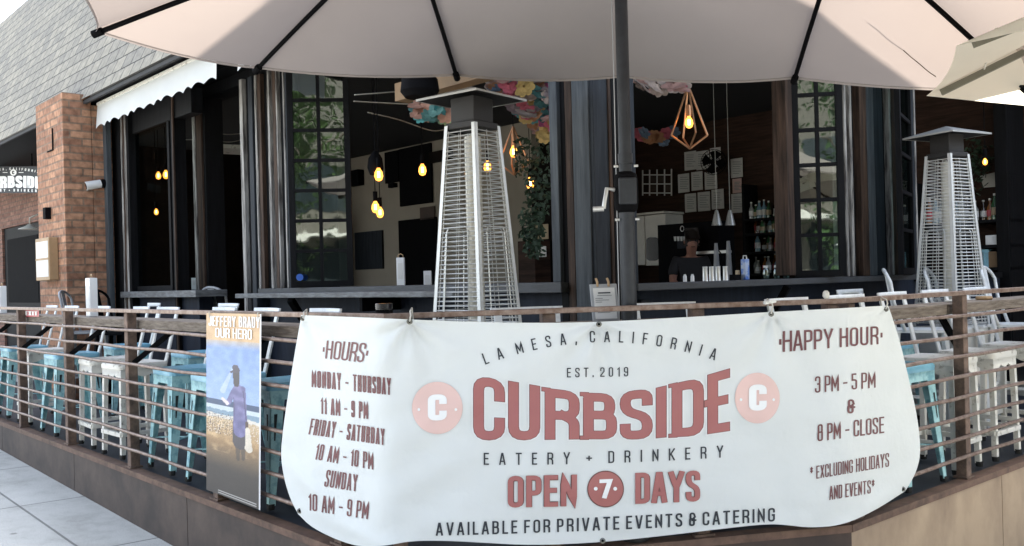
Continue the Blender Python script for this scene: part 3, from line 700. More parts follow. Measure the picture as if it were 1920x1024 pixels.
# ================================================================== UMBRELLAS
def twin_umbrella():
    d0, al, h, r, ze, k, k2, rise, ry = 4.1059, -.1212, .9795, 1.5615, 2.2449, .0847, -.0596, .5465, 1.2144
    base = V(((1178 - 960) / FPX * d0, d0, 0)); ax = V((math.cos(al), math.sin(al), 0)); pe = V((-math.sin(al), math.cos(al), 0))
    def W(a, b, z): return V((base.x, base.y, 0)) + ax * a + pe * b + V((0, 0, ze + z - k * a - k2 * b))
    t = thing('twin_umbrella', 'large taupe double umbrella with black ribs on one dark mast over the patio corner', 'umbrella', tuple(base))
    c = math.cos(math.pi / 4)
    HLp, HRp = (-h, 0), (h, 0)
    ring = [(0, ry), (-h, ry), (-h - r * c, ry * c), (-h - r, 0), (-h - r * c, -ry * c), (-h, -ry), (0, -ry), (h, -ry), (h + r * c, -ry * c), (h + r, 0), (h + r * c, ry * c), (h, ry)]
    RZ = {0: .052, 1: .03, 2: -.02, 11: .075, 10: .0}            # the cloth is not stretched evenly: each rib ends at its own height
    rz = lambda i, j, u: RZ.get(i, 0) * (1 - u) + RZ.get(j, 0) * u
    hub = lambda i: (0, 0) if i in (0, 6) else (HLp if 1 <= i <= 5 else HRp)
    m = MB(); N = 12
    for i in range(12):
        j = (i + 1) % 12; P, Q, H0, H1 = ring[i], ring[j], hub(i), hub(j)
        def fn(u, v):
            a = (P[0] + (Q[0] - P[0]) * u, P[1] + (Q[1] - P[1]) * u); b = (H0[0] + (H1[0] - H0[0]) * u, H0[1] + (H1[1] - H0[1]) * u)
            x, y = a[0] + (b[0] - a[0]) * v, a[1] + (b[1] - a[1]) * v
            s = 4 * u * (1 - u)
            pull = .022 * s * (1 - v)                      # the hem draws in between the ribs
            x -= (a[0] - b[0]) * pull; y -= (a[1] - b[1]) * pull
            z = rise * (1 - (1 - v) ** 1.12) - .035 * s * math.sin(math.pi * min(1, v + .12)) - .02 * s * (1 - v)
            return W(x, y, z + rz(i, j, u) * (1 - v))
        m.grid(fn, N, 10)
    obj('canopy', m, 'canopy', t, smooth=40)
    # hem strip under the rim, with the seam it makes
    m = MB()
    for i in range(12):
        j = (i + 1) % 12; P, Q, H0, H1 = ring[i], ring[j], hub(i), hub(j)
        def fn2(u, v):
            a = (P[0] + (Q[0] - P[0]) * u, P[1] + (Q[1] - P[1]) * u); b = (H0[0] + (H1[0] - H0[0]) * u, H0[1] + (H1[1] - H0[1]) * u)
            s = 4 * u * (1 - u); f = .022 * s + .0 + v * .004
            x, y = a[0] - (a[0] - b[0]) * f, a[1] - (a[1] - b[1]) * f
            return W(x, y, -.02 * s - .035 * s * .35 - .012 * (1 - v) - .002 + rz(i, j, u))
        m.grid(fn2, N, 1)
    obj('hem', m, 'canopy', t, smooth=True)
    for i in range(12):
        if i in (0, 6): continue
        P, H = ring[i], hub(i); b = MB()
        pts = []
        for q in range(9):
            v = .005 + q / 8 * .985
            pts.append(W(P[0] + (H[0] - P[0]) * v, P[1] + (H[1] - P[1]) * v, rise * (1 - (1 - v) ** 1.12) - .022 + RZ.get(i, 0) * (1 - v)))
        b.tube(pts, .0125, 6); rb = obj('rib', b, 'black', t, smooth=True)
        e = pts[0]; d = (pts[0] - pts[1]).normalized()
        b = MB(); b.tube([e - d * .03, e + d * .022], .02, 8); obj('rib_tip', b, 'black', rb)
        b = MB(); b.tube([W(P[0] + (H[0] - P[0]) * .82, P[1] + (H[1] - P[1]) * .82, rise * .85 - .04), W(H[0], H[1], rise - .2)], .009, 6); obj('strut', b, 'black', rb)
    for H in (HLp, HRp):
        b = MB(); b.lathe([(.05, -.10), (.055, 0), (.03, .06)], W(H[0], H[1], rise - .06), 12); obj('hub', b, 'black', t, smooth=40)
    b = MB(); b.tube([W(-h, 0, rise - .10), W(h, 0, rise - .10)], .025, 8); obj('cross_beam', b, 'mast', t, smooth=True)
    b = MB(); b.tube([base + V((0, 0, .05)), base + V((0, 0, 1.52))], .036, 20); b.tube([base + V((0, 0, 1.60)), base + V((0, 0, 2.62))], .029, 20)
    b.lathe([(.034, 1.70), (.034, 1.745)], base, 16)
    obj('mast', b, 'mast', t, smooth=40)
    zc = ptD(1178, 360, 4.1).z
    b = MB(); b.lathe([(.030, -.098), (.050, -.082), (.055, -.05), (.055, .05), (.050, .078), (.030, .092)], base + V((0, 0, zc)), 18)
    cb = obj('crank_housing', b, 'black', t, smooth=35)
    b = MB(); b.box(lambda x, y, z: base + V((x, y, zc + z)), -.04, .04, -.066, -.05, -.06, .06); obj('cover_plate', b, 'mast', cb, bevel=.006)
    b = MB(); q = base + V((-.055, -.02, zc + .01)); b.tube([q, q + V((-.035, -.01, .005)), q + V((-.05, -.02, -.07)), q + V((-.052, -.02, -.085))], .010, 8)
    b.tube([q + V((-.052, -.02, -.085)), q + V((-.10, -.02, -.087))], .012, 8)
    obj('crank_handle', b, 'steel', cb, smooth=50)
    for dz in (.115, -.125, ):
        for sx in (-1, 1):
            b = MB(); b.tube([base + V((sx * .036, -.02, zc + dz)), base + V((sx * .054, -.024, zc + dz))], .006, 8); obj('bolt', b, 'steel', cb)
    b = MB(); b.lathe([(.062, 0), (.062, .02), (.045, .03), (.042, .2)], base, 24); obj('foot_base', b, 'mast', t, smooth=30)
    # cord beside the mast
    b = MB(); b.tube([base + V((-.045, -.01, 2.56)), base + V((-.043, -.012, 2.1)), base + V((-.046, -.01, 1.0))], .0025, 5); obj('pull_cord', b, 'grey_plastic', t)
    p0 = W(h + .25, ry * .55, .36); p1 = W(h + .62, ry * .62, .02)
    pts = [p0.lerp(p1, i / 14) + V((.004 * math.sin(i * 1.3), .004 * math.cos(i * 1.1), -.03 * math.sin(math.pi * i / 14))) for i in range(15)]
    b = MB(); b.tube(pts, .0025, 5); obj('tie_string', b, 'rust', t)
twin_umbrella()

def round_umbrella(base, rim, peak, r, a0, label, cloth, pole='white_worn', n=8, name='patio_umbrella', rib='white_worn', tip=None):
    t = thing(name, label, 'umbrella', tuple(base))
    m = MB(); N = 8
    V_ = [(base.x + r * math.cos(a0 + 2 * math.pi * i / n), base.y + r * math.sin(a0 + 2 * math.pi * i / n)) for i in range(n)]
    for i in range(n):
        P, Q = V_[i], V_[(i + 1) % n]
        def fn(u, v):
            s = 4 * u * (1 - u); x, y = P[0] + (Q[0] - P[0]) * u, P[1] + (Q[1] - P[1]) * u
            x, y = x + (base.x - x) * (v + .02 * s * (1 - v)), y + (base.y - y) * (v + .02 * s * (1 - v))
            return V((x, y, rim + (peak - rim) * (1 - (1 - v) ** 1.1) - .03 * s * math.sin(math.pi * min(1, v + .1))))
        m.grid(fn, N, 8)
    obj('canopy', m, cloth, t, smooth=40)
    for i in range(n):
        b = MB(); P = V_[i]; q = V((P[0], P[1], rim - .02)); h = V((base.x, base.y, peak - .03))
        b.bar(q.lerp(h, .05), q.lerp(h, .98), .02, .03); obj('rib', b, rib, t)
    b = MB(); b.tube([base, V((base.x, base.y, peak))], .022, 10); obj('pole', b, pole, t, smooth=True)
    b = MB(); b.lathe([(.26, 0), (.26, .05), (.05, .08), (.035, .3)], base, 20); obj('foot_base', b, 'mast', t)
    return t
vt = ptD(1737, 180, 4.62); cdir = V((.75, -.66, 0)).normalized(); cb_ = vt + cdir * 1.42
u2 = round_umbrella(V((cb_.x, cb_.y, gz(cb_.x, cb_.y))), vt.z, vt.z + .52, 1.42, math.atan2(-cdir.y, -cdir.x), 'cream umbrella at the right edge lit through by the sun', 'cream', rib='olive_strip')
# its loose white tie
b = MB(); q = ptD(1868, 52, 4.2); b.tube([q, q + V((-.03, 0, -.08)), q + V((-.055, .01, -.19))], .004, 5); obj('tie_string', b, 'cord', u2)

# ================================================================== PATIO HEATERS
def heater(base, rot, label):
    t = thing('patio_heater', label, 'patio heater', tuple(base))
    c, s = math.cos(rot), math.sin(rot)
    def W(x, y, z): return V((base.x + c * x - s * y, base.y + s * x + c * y, z))
    hw = lambda z: (.215 + (2.13 - z) * .122) / 2
    b = MB(); b.box(W, -.21, .21, -.21, .21, .05, .74); bx = obj('base_box', b, 'steel_dull', t, bevel=.01)
    b = MB(); b.box(W, -.2, .2, -.213, -.211, .1, .68); obj('door', b, 'steel', bx)
    for sx in (-1, 1):
        b = MB(); b.tube([W(sx * .17 - .02, .22, .05), W(sx * .17 + .02, .22, .05)], .05, 14); obj('wheel', b, 'rubber', t)
    z0, z1 = .745, 2.06
    for sx in (-1, 1):
        for sy in (-1, 1):
            b = MB(); w_ = .021
            a, e = hw(z0), hw(z1)
            for (dx, dy) in ((0, 1), (1, 0)):
                # angle profile: two thin plates meeting at the outer corner
                q = []
                for hh, zz in ((a, z0), (e, z1)):
                    x, y = sx * hh, sy * hh
                    x2, y2 = (x - sx * w_ * 1.15 * dx, y - sy * w_ * 1.15 * dy)
                    tx, ty = (-sx * .003 * dy, -sy * .003 * dx)
                    q.append([W(x, y, zz), W(x2, y2, zz), W(x2 + tx, y2 + ty, zz), W(x + tx, y + ty, zz)])
                b.hexa(q[0] + q[1])
            obj('corner_post', b, 'steel_dull', t)
    for fx, fy in ((0, -1), (0, 1), (1, 0), (-1, 0)):
        b = MB(); n = 50
        def P(u, z, o=0):
            hh = hw(z) - .006 + o; return W(u * hh if fx == 0 else fx * hh, u * hh if fy == 0 else fy * hh, z)
        for i in range(n):
            z = .77 + (2.02 - .77) * i / (n - 1)
            b.tube([P(-.93, z), P(.93, z)], .0034, 5)
        for u in (-.86, .86): b.tube([P(u, .76, -.005), P(u, 2.03, -.005)], .0028, 5)
        b.tube([P(0, .76, -.005), P(0, 2.03, -.005)], .0022, 5)
        # inner door wire loop
        k = .008; pts = [P(-.5, .78, k), P(-.52, 1.46, k), P(-.42, 1.485, k), P(.42, 1.485, k), P(.52, 1.46, k), P(.5, .78, k), P(-.5, .78, k)]
        b.tube(pts, .0038, 6)
        obj('wire_guard', b, 'wire', t)
    b = MB(); b.lathe([(.048, .75), (.048, 2.0)], base, 20); obj('glass_tube', b, 'tube', t, smooth=40)
    b = MB(); b.lathe([(.115, 2.0), (.115, 2.03)], base, 4); b.v = [W((v - base).x, (v - base).y, v.z) for v in b.v]
    b2 = MB(); b2.box(W, -.105, .105, -.105, .105, 2.04, 2.075); b2.box(W, -.085, .085, -.085, .085, 2.075, 2.215); obj('burner_head', b2, 'cap_under', t, bevel=.004)
    b = MB(); R0, zc_ = .222, 2.20
    for z, R in ((zc_, R0), ):
        o = [W(-R, -R, z), W(R, -R, z), W(R, R, z), W(-R, R, z)]; o2 = [p + V((0, 0, .012)) for p in o]; ap = W(0, 0, z + .085)
        for i in range(4):
            j = (i + 1) % 4; b.face([o[i], o[j], o2[j], o2[i]]); b.face([o2[i], o2[j], ap])
    cp_ = obj('heat_cap', b, 'cap', t)
    b = MB(); ap = W(0, 0, zc_ + .06); o = [p + V((0, 0, .004)) for p in o]
    for i in range(4): b.face([o[(i + 1) % 4], o[i], ap])
    obj('reflector', b, 'cap_under', cp_)
    return t
hl = ptD(893, 524, 5.12); heater(V((hl.x, hl.y, 0)), rad(-38), 'tall silver pyramid patio heater under the umbrella in front of the left windows')
hr = ptD(1781, 500, 7.0); heater(V((hr.x, hr.y, 0)), rad(27), 'tall silver pyramid patio heater by the right windows beside the cream umbrella')

# ================================================================== STOOLS AND CHAIRS
def stool(kindname):
    """local axes: -Y towards the railing, +Y the back"""
    tq = kindname == 'turq'; paint = 'turq' if tq else 'white_worn'
    t = thing('bar_stool', 'x', 'bar stool', (0, 0, 0), 'bar stools along the railing ledge')
    m = MB(); n = 8; hs = .178
    def ringp(h, z, r=.04):
        out = []
        for cx, cy, a0 in ((1, 1, 0), (-1, 1, 90), (-1, -1, 180), (1, -1, 270)):
            for q in range(5):
                a = rad(a0 + 22.5 * q); out.append(V((cx * (h - r) + r * math.cos(a), cy * (h - r) + r * math.sin(a), z)))
        return out
    rs = [ringp(hs, .625), ringp(hs + .002, .652), ringp(hs - .006, .664), ringp(hs - .05, .660), ringp(.03, .652, .03)]
    for r in rs: m.v += r
    N = len(rs[0])
    for k in range(len(rs) - 1):
        for i in range(N): a, b_ = k * N + i, k * N + (i + 1) % N; m.f.append((a, b_, b_ + N, a + N))
    m.f.append(tuple((len(rs) - 1) * N + i for i in range(N)))
    obj('seat', m, 'turq_seat' if tq else 'white_worn', t, smooth=50)
    top, bot = (.165, .205) if tq else (.165, .178)
    for sx in (-1, 1):
        for sy in (-1, 1):
            b = MB()
            w0, w1 = (.088, .034) if tq else (.034, .030)
            th = .006 if tq else .03
            for dx, dy in ((1, 0), (0, 1)):
                q = []
                for hh, z, w_ in ((bot, .02, w1), (top, .63, w0)):
                    x, y = sx * hh, sy * hh
                    x2, y2 = x - sx * w_ * dx, y - sy * w_ * dy
                    tx, ty = -sx * th * dy, -sy * th * dx
                    q.append([V((x, y, z)), V((x2, y2, z)), V((x2 + tx, y2 + ty, z)), V((x + tx, y + ty, z))])
                b.hexa(q[0] + q[1])
                if not tq: break
            lg = obj('leg', b, paint, t)
            if tq:
                for dx, dy in ((1, 0), (0, 1)):
                    s_ = MB(); q = []
                    for z, wd in ((.36, .004), (.50, .010)):
                        f = (z - .02) / .61; hh = bot + (top - bot) * f; w_ = w1 + (w0 - w1) * f
                        x, y = sx * (hh), sy * (hh); cx, cy = x - sx * w_ * .42 * dx, y - sy * w_ * .42 * dy
                        o = (sx * .0012 * dy, sy * .0012 * dx)
                        q += [(cx - wd * dx + o[0], cy - wd * dy + o[1], z), (cx + wd * dx + o[0], cy + wd * dy + o[1], z)]
                    s_.face([q[0], q[1], q[3], q[2]]); obj('slot', s_, 'slot', lg)
            b = MB(); b.lathe([(.02, 0), (.024, .03)], (sx * (bot - .012), sy * (bot - .012), 0), 8); obj('foot', b, 'rubber' if not tq else 'rubber', lg)
    if tq:
        b = MB(); h = .188
        b.bar((-h, -h, .20), (h, h, .20), .022, .006); b.bar((-h, h, .207), (h, -h, .207), .022, .006); obj('cross_brace', b, paint, t)
        b = MB()
        for x0, y0, x1, y1 in ((-1, -1, 1, -1), (-1, 1, 1, 1), (-1, -1, -1, 1), (1, -1, 1, 1)):
            b.bar((x0 * .166, y0 * .166, .60), (x1 * .166, y1 * .166, .60), .006, .055)
        obj('apron', b, paint, t)
    else:
        b = MB()
        for x0, y0, x1, y1 in ((-1, -1, 1, -1), (-1, 1, 1, 1), (-1, -1, -1, 1), (1, -1, 1, 1)):
            P, Q = V((x0 * .162, y0 * .162, 0)), V((x1 * .162, y1 * .162, 0)); nn = 24
            for i in range(nn):
                u0, u1 = i / nn, (i + 1) / nn
                z = lambda u: .585 - .018 * abs(math.sin(u * math.pi * 3)) - .03 * (abs(2 * u - 1) ** 4)
                a, c = P.lerp(Q, u0), P.lerp(Q, u1)
                b.face([a + V((0, 0, z(u0))), c + V((0, 0, z(u1))), c + V((0, 0, .645)), a + V((0, 0, .645))])
        obj('apron', b, paint, t, solid=.006)
        b = MB()
        for x0, y0, x1, y1 in ((-1, -1, 1, -1), (-1, 1, 1, 1), (-1, -1, -1, 1), (1, -1, 1, 1)):
            b.bar((x0 * .172, y0 * .172, .17), (x1 * .172, y1 * .172, .17), .024, .03)
        obj('stretcher', b, paint, t, bevel=.003)
    for sx in (-1, 1):
        b = MB(); b.bar((sx * .135, .165, .62), (sx * .150, .262, 1.02), .040, .014, up=(0, 1, 0)); obj('back_upright', b, 'white_sky', t, bevel=.004)  # turquoise stools too: the sky's pale sheen is put into the colour
    b = MB(); b.grid(lambda u, v: V(((u - .5) * .37, .258 + .03 * (1 - (2 * u - 1) ** 2) + .004 * v, 1.015 + .035 * v)), 12, 2); obj('back_rail', b, 'white_sky', t, smooth=True, solid=.012)
    b = MB(); b.tube([(-.02, .168, .655), (-.01, .21, .85), (0, .262, 1.03)], .007, 6); 
    return t
protoT = stool('turq'); protoW = stool('white')
used = {}
def put_stool(k, W, s, p, rz, label):
    pr = protoT if k == 't' else protoW
    loc = W(s, p, 0)
    if k not in used:
        used[k] = 1; pr.location = loc; pr.rotation_euler = (0, 0, rz); pr["label"] = label; return
    # the prototype has been moved and turned: copies keep local part places
    dup(pr, loc, rz, label)
LST = [('t', -4.62, .33, 'turquoise stool half hidden between the poster and the banner'),
       ('t', -5.27, .30, 'turquoise stool just left of the beach poster'),
       ('t', -5.92, .32, 'turquoise stool second left of the beach poster, right of a rail post'),
       ('w', -6.72, .26, 'white stool left of the two turquoise stools near the poster'),
       ('w', -7.30, .27, 'white stool with its legs against another white stool, further from the poster'),
       ('t', -8.22, .28, 'turquoise stool between the two left rail posts near the exit sign'),
       ('w', -9.05, .28, 'white stool just left of the rail post by the exit sign'),
       ('t', -9.75, .30, 'turquoise stool at the far left edge of the railing'),
       ('t', -7.25, .98, 'turquoise stool standing back behind the white stools on the left'),
       ('t', -8.95, 1.0, 'blue seated stool standing back behind the far left stools')]
for k, s, p, lab in LST: put_stool(k, WLr, s, p, ROTL + random.uniform(-.07, .07), lab)
RST = [('t', 4.30, .30, 'turquoise stool mostly hidden behind the right end of the banner'),
       ('t', 4.90, .29, 'turquoise stool just right of the banner by the rail post'),
       ('w', 5.44, .28, 'white stool behind the right rail post'),
       ('w', 5.98, .27, 'white stool right of the right rail post'),
       ('w', 6.62, .28, 'white stool at the right edge of the railing'),
       ('t', 6.30, 1.05, 'turquoise stool standing back at the right edge')]
for k, s, p, lab in RST: put_stool(k, WRr, s, p, ROTR + random.uniform(-.07, .07), lab)
WFr = lambda s, p, z: WF(s, p, z)
def sF(px, p): return (hit(px, 580, nF, PF + p) - LC).dot(C_)
put_stool('w', WFr, sF(996, .5), .33, ROTF, 'white stool behind the banner in front of the left heater')
put_stool('w', WFr, sF(1258, .5), .33, ROTF + .03, 'white stool behind the banner right of the umbrella mast')
def hoop_chair(paint):
    t = thing('bar_chair', 'x', 'bar chair', (0, 0, 0))
    b = MB(); b.grid(lambda u, v: V(((u - .5) * .36, (v - .5) * .36, .745 - .012 * math.sin(math.pi * u) * math.sin(math.pi * v))), 6, 6); obj('seat', b, paint, t, solid=.02)
    for sx in (-1, 1):
        for sy in (-1, 1):
            b = MB(); b.bar((sx * .155, sy * .155, .74), (sx * .2, sy * .2, 0), .04, .03); obj('leg', b, paint, t)
    b = MB(); pts = [(-.19, .10, .75), (-.20, .17, .95)] + [(-.2 * math.cos(a), .19 + .04 * math.sin(a), 1.10 + .09 * math.sin(a)) for a in [math.pi * i / 10 for i in range(11)]] + [(.20, .17, .95), (.19, .10, .75)]
    b.tube(pts, .013, 8); obj('back_hoop', b, paint, t, smooth=True)
    b = MB(); b.bar((0, .15, .74), (0, .225, 1.18), .11, .008, up=(0, 1, 0)); obj('back_splat', b, paint, t)
    b = MB()
    for a, c in (((-.18, -.18), (.18, -.18)), ((-.18, .18), (.18, .18)), ((-.18, -.18), (-.18, .18)), ((.18, -.18), (.18, .18))): b.bar((*a, .28), (*c, .28), .02, .02)
    obj('foot_rail', b, paint, t)
    return t
c1 = hoop_chair('grey_plastic'); q = ptD(160, 560, 9.7); c1.location = (q.x, q.y, 0); c1.rotation_euler = (0, 0, ROTL + 2.6); c1['label'] = 'grey metal bar chair with hoop back at the foot of the brick pillar'
c2 = hoop_chair('black'); q = ptD(222, 560, 9.3); c2.location = (q.x, q.y, 0); c2.rotation_euler = (0, 0, ROTL + 2.4); c2['label'] = 'black metal bar chair with hoop back under the left window sill'
c3 = hoop_chair('white_sky'); q = ptD(1798, 560, 7.0); c3.location = (q.x, q.y, -.06); c3.location.z = 0; c3.rotation_euler = (0, 0, ROTR + .3); c3['label'] = 'pale hoop back bar chair right of the right heater'
for px, d, r, lab in ((1908, 6.9, .2, 'pale hoop back bar chair at the right edge of the picture'), (1722, 6.6, .5, 'pale hoop back bar chair left of the right heater')):
    q = ptD(px, 560, d); dup(c3, (q.x, q.y, 0), ROTR + r, lab)
q = ptD(432, 560, 9.2); dup(c1, (q.x, q.y, 0), ROTL + 3.3, 'grey chair standing in the dark doorway left of the folded windows')

# ================================================================== BANNER
from mathutils import noise as mn
def softdepth(px, py, offs, k=28.0):
    r = ray(px, py); ds = [(p - o) / r.dot(n) for n, p, o in offs]
    m = max(ds); return m + math.log(sum(math.exp(k * (d - m)) for d in ds)) / k
BOFF = ((nL, PL, .045), (nF, PF, .06), (nR, PR, .045))
def fold(px, py):
    f = .014 * math.sin(px * .011 + py * .004) * max(0, (py - 620) / 400) + .011 * mn.noise(V((px * .012, py * .02, 3))) + .0022 * mn.noise(V((px * .03, py * .035, 9)))
    for gx, gy in ((767, 600), (1122, 606), (1446, 586), (1664, 575), (566, 592)):        # creases running down from the ties
        dx, dy = px - gx, py - gy
        d = math.hypot(dx, dy); a = math.atan2(dx, max(dy, 1))
        f += .015 * math.sin(a * 8 + gx) * math.exp(-d / 130) * min(1, d / 20)
    for q, (ex, ey, s, wd, am) in enumerate(((600, 930, .9, 14, .022), (570, 900, 1.3, 11, .017), (640, 985, .5, 13, .016), (1690, 900, -1.0, 16, .016), (1640, 950, -.6, 14, .014), (1665, 690, -2.2, 26, .008), (560, 720, 2.5, 30, .006), (980, 690, .35, 35, .004), (1250, 720, -.4, 40, .004))):
        l = math.hypot(1, s); dist = ((py - ey) - s * (px - ex)) / l; al = ((px - ex) + s * (py - ey)) / l
        f += am * math.exp(-(dist / wd) ** 2) * math.exp(-(al / 90) ** 2)
    return f
def bpt(px, py, off=0.0):
    """the point of the banner sheet seen in the direction of that place on it; off lifts towards the street"""
    return EYE + ray(px, py) * (softdepth(px, py, BOFF) - fold(px, py) - off)
def poly_at(P, t):
    L = [0]
    for a, b in zip(P, P[1:]): L.append(L[-1] + math.dist(a, b))
    d = t * L[-1]
    for i in range(len(P) - 1):
        if d <= L[i + 1] or i == len(P) - 2:
            u = (d - L[i]) / max(L[i + 1] - L[i], 1e-6); return V((P[i][0] + (P[i + 1][0] - P[i][0]) * u, P[i][1] + (P[i + 1][1] - P[i][1]) * u))
def smooth_poly(P, n=40, it=2):
    P = [tuple(p) for p in P]
    for _ in range(it):
        Q = [P[0]]
        for a, b in zip(P, P[1:]): Q += [(a[0] * .75 + b[0] * .25, a[1] * .75 + b[1] * .25), (a[0] * .25 + b[0] * .75, a[1] * .25 + b[1] * .75)]
        P = Q + [P[-1]]
    return P
TOP = smooth_poly([(565, 591), (650, 594), (767, 599), (870, 603), (1000, 606), (1122, 604), (1270, 596), (1446, 585), (1560, 579), (1665, 573)])
BOT = smooth_poly([(559, 964), (585, 990), (640, 1016), (680, 1026), (727, 1023), (772, 1014), (840, 1014), (910, 1018), (1000, 1023), (1130, 1017), (1260, 1003), (1350, 992), (1440, 982), (1480, 985), (1520, 990), (1580, 985), (1640, 958), (1697, 921)])
LEFT = smooth_poly([(565, 591), (560, 620), (552, 665), (540, 740), (530, 810), (526, 855), (533, 900), (545, 938), (559, 964)])
RIGHT = smooth_poly([(1665, 573), (1675, 600), (1690, 650), (1705, 715), (1720, 780), (1727, 845), (1720, 880), (1706, 908), (1697, 921)])
def coons(u, v):      # v = 0 bottom, 1 top
    t, b, l, r = poly_at(TOP, u), poly_at(BOT, u), poly_at(LEFT, 1 - v), poly_at(RIGHT, 1 - v)
    q = t * v + b * (1 - v) + l * (1 - u) + r * u - (V(TOP[0]) * v * (1 - u) + V(TOP[-1]) * v * u + V(BOT[0]) * (1 - v) * (1 - u) + V(BOT[-1]) * (1 - v) * u)
    return bpt(q.x, q.y)
bn = thing('vinyl_banner', 'large white vinyl banner with opening hours and red lettering tied along the front railing', 'banner', tuple(WF(1.0, -.06, .5)))
m = MB(); m.grid(coons, 180, 84); obj('sheet', m, 'vinyl', bn, smooth=True)
put = lambda x, y, lay: bpt(x, y, .0030 + lay)
put2 = lambda x, y, lay: bpt(x, y, .0052 + lay)
put3 = lambda x, y, lay: bpt(x, y, .0074 + lay)
def line(name, mats, txt, p0, p1, h0, h1, **k):
    b = MB(); text_px(b, txt, p0, p1, h0, h1, k.pop('fn', put), **k); return obj(name, b, mats, bn)
mar = 'ink_maroon'
line('lettering', mar, '~HOURS~', (605, 672), (690, 681), 34, 38, slant0=.08, slant1=.22, sw=.10, ws=.92)
line('lettering', mar, 'MONDAY - THURSDAY', (584, 726), (733, 741), 32, 32, sw=.10, ws=.8, space=.2)
line('lettering', mar, '11 AM - 9 PM', (601, 776), (690, 786), 31, 32, sw=.10, ws=.8, space=.18)
line('lettering', mar, 'FRIDAY - SATURDAY', (581, 815), (721, 835), 31, 31, sw=.10, ws=.8, space=.2, slant0=.2, slant1=0)
line('lettering', mar, '10 AM - 10 PM', (592, 862), (700, 881), 31, 32, sw=.10, ws=.8, space=.2, slant0=.2, slant1=0)
line('lettering', mar, 'SUNDAY', (610, 913), (670, 922), 33, 32, sw=.10, ws=.8, slant0=.2, slant1=.05)
line('lettering', mar, '10 AM - 9 PM', (578, 957), (691, 974), 32, 33, sw=.10, ws=.8, space=.2, slant1=.1)
line('lettering', mar, '~HAPPY HOUR~', (1461, 661), (1655, 645), 40, 34, sw=.115, ws=.9, space=.25)
line('lettering', mar, '3 PM - 5 PM', (1528, 737), (1642, 727), 31, 30, sw=.10, ws=.85, space=.2)
line('lettering', mar, '&', (1589, 776), (1604, 775), 27, 27, sw=.15)
line('lettering', mar, '8 PM - CLOSE', (1533, 828), (1658, 812), 32, 31, sw=.10, ws=.85, space=.2)
line('lettering', mar, '* EXCLUDING HOLIDAYS', (1519, 900), (1667, 875), 24, 26, sw=.09, ws=.8, space=.18)
line('lettering', mar, 'AND EVENTS*', (1555, 938), (1640, 924), 26, 25, sw=.09, ws=.8, space=.18)
line('lettering', 'ink_dark', 'LA MESA, CALIFORNIA', (910, 684), (1340, 676), 22, 22, sw=.12, ws=.95, arc=38, perp=True, space=.34)
line('lettering', 'ink_dark', 'EST. 2019', (1063, 708), (1178, 706), 18, 18, sw=.125, space=.25)
line('lettering', 'ink_dark', 'EATERY + DRINKERY', (907, 872), (1356, 858), 23, 23, sw=.125, space=.5, arc=-4)
line('lettering', 'ink_dark', 'AVAILABLE FOR PRIVATE EVENTS & CATERING', (817, 1005), (1453, 978), 25, 26, sw=.145, space=.26, arc=-3)
# the big warped name: each letter in its own quadrilateral
BIG = [('C', 888, 946, 703, 712, 827, 826), ('U', 953.5, 1012, 713, 723, 827, 826), ('R', 1022, 1086, 726, 734, 826, 825), ('B', 1094, 1156, 735, 737, 825, 825),
       ('S', 1163, 1223, 733, 728, 826, 824), ('I', 1230.5, 1252, 726, 721, 823, 821), ('D', 1260, 1319, 719, 706, 821, 818), ('E', 1327, 1368, 702, 690, 815, 809)]
SERIF = {'R': [(1.045,)], 'B': [(1.045,), (-.045,)], 'D': [(1.045,), (-.045,)], 'E': [(.52,)]}      # small spurs left of the stem
def bigname(mb, extra, fn_):
    for ch, x0, x1, a0, a1, b0, b1 in BIG:
        w_, h_ = x1 - x0, ((b0 - a0) + (b1 - a1)) / 2; sw = 18.6 / h_
        Wd = w_ / h_ - sw
        kk = 0
        paths = [rounded(p, Wd, .19) for p in GL[ch][1]]
        spur = [[(-sw / 2 - 6 / h_, q[0]), (0, q[0])] for q in SERIF.get(ch, [])]
        for path in paths + spur:
            kk += 1
            def fn(x, y):
                yy = sw / 2 + y * (1 - sw)
                u = (x + sw / 2) / (Wd + sw)
                top, bot = a0 + (a1 - a0) * u, b0 + (b1 - b0) * u
                return fn_(x0 + u * w_, bot + (top - bot) * yy, .0002 * (kk % 4))
            closed = path[0] == path[-1]
            e = 0 if (closed or ch in 'CS') else sw / 2
            if path in spur:
                y0 = path[0][1]; yy = y0 if .2 < y0 < .8 else (1 - sw * .22 if y0 > 1 else sw * .22)
                yv = (yy - sw / 2) / (1 - sw)
                ribbon(mb, [(path[0][0], yv), (path[1][0], yv)], sw * (.44 if not .2 < y0 < .8 else .8) + extra / h_ * 2, fn, ext=extra / h_, step=.12); continue
            ribbon(mb, path, sw + extra / h_ * 2, fn, ext=e + extra / h_ if not closed else 0, step=.12)
b = MB(); bigname(b, 3.6, put); obj('lettering_halo', b, 'ink_white', bn)
b = MB(); bigname(b, 1.1, lambda x, y, l: bpt(x, y, .0042 + l)); obj('lettering_outline', b, 'ink_edge', bn)
b = MB(); bigname(b, 0, lambda x, y, l: bpt(x, y, .0056 + l)); obj('lettering', b, 'ink_red', bn)
for txt, p0, p1, h in (('OPEN', (952, 953), (1082, 950), 61), ('DAYS', (1191, 946), (1313, 941), 60)):
    for ex, lay, k, nm in ((.05, .003, 'ink_edge', 'lettering_outline'), (0, .0048, 'ink_red', 'lettering')):
        b = MB(); text_px(b, txt, p0, p1, h, h, (lambda l0: (lambda x, y, l: bpt(x, y, l0 + l)))(lay), sw=.165 + ex * .6, ws=.86, gap=.06 - ex * .6); obj(nm, b, k, bn)
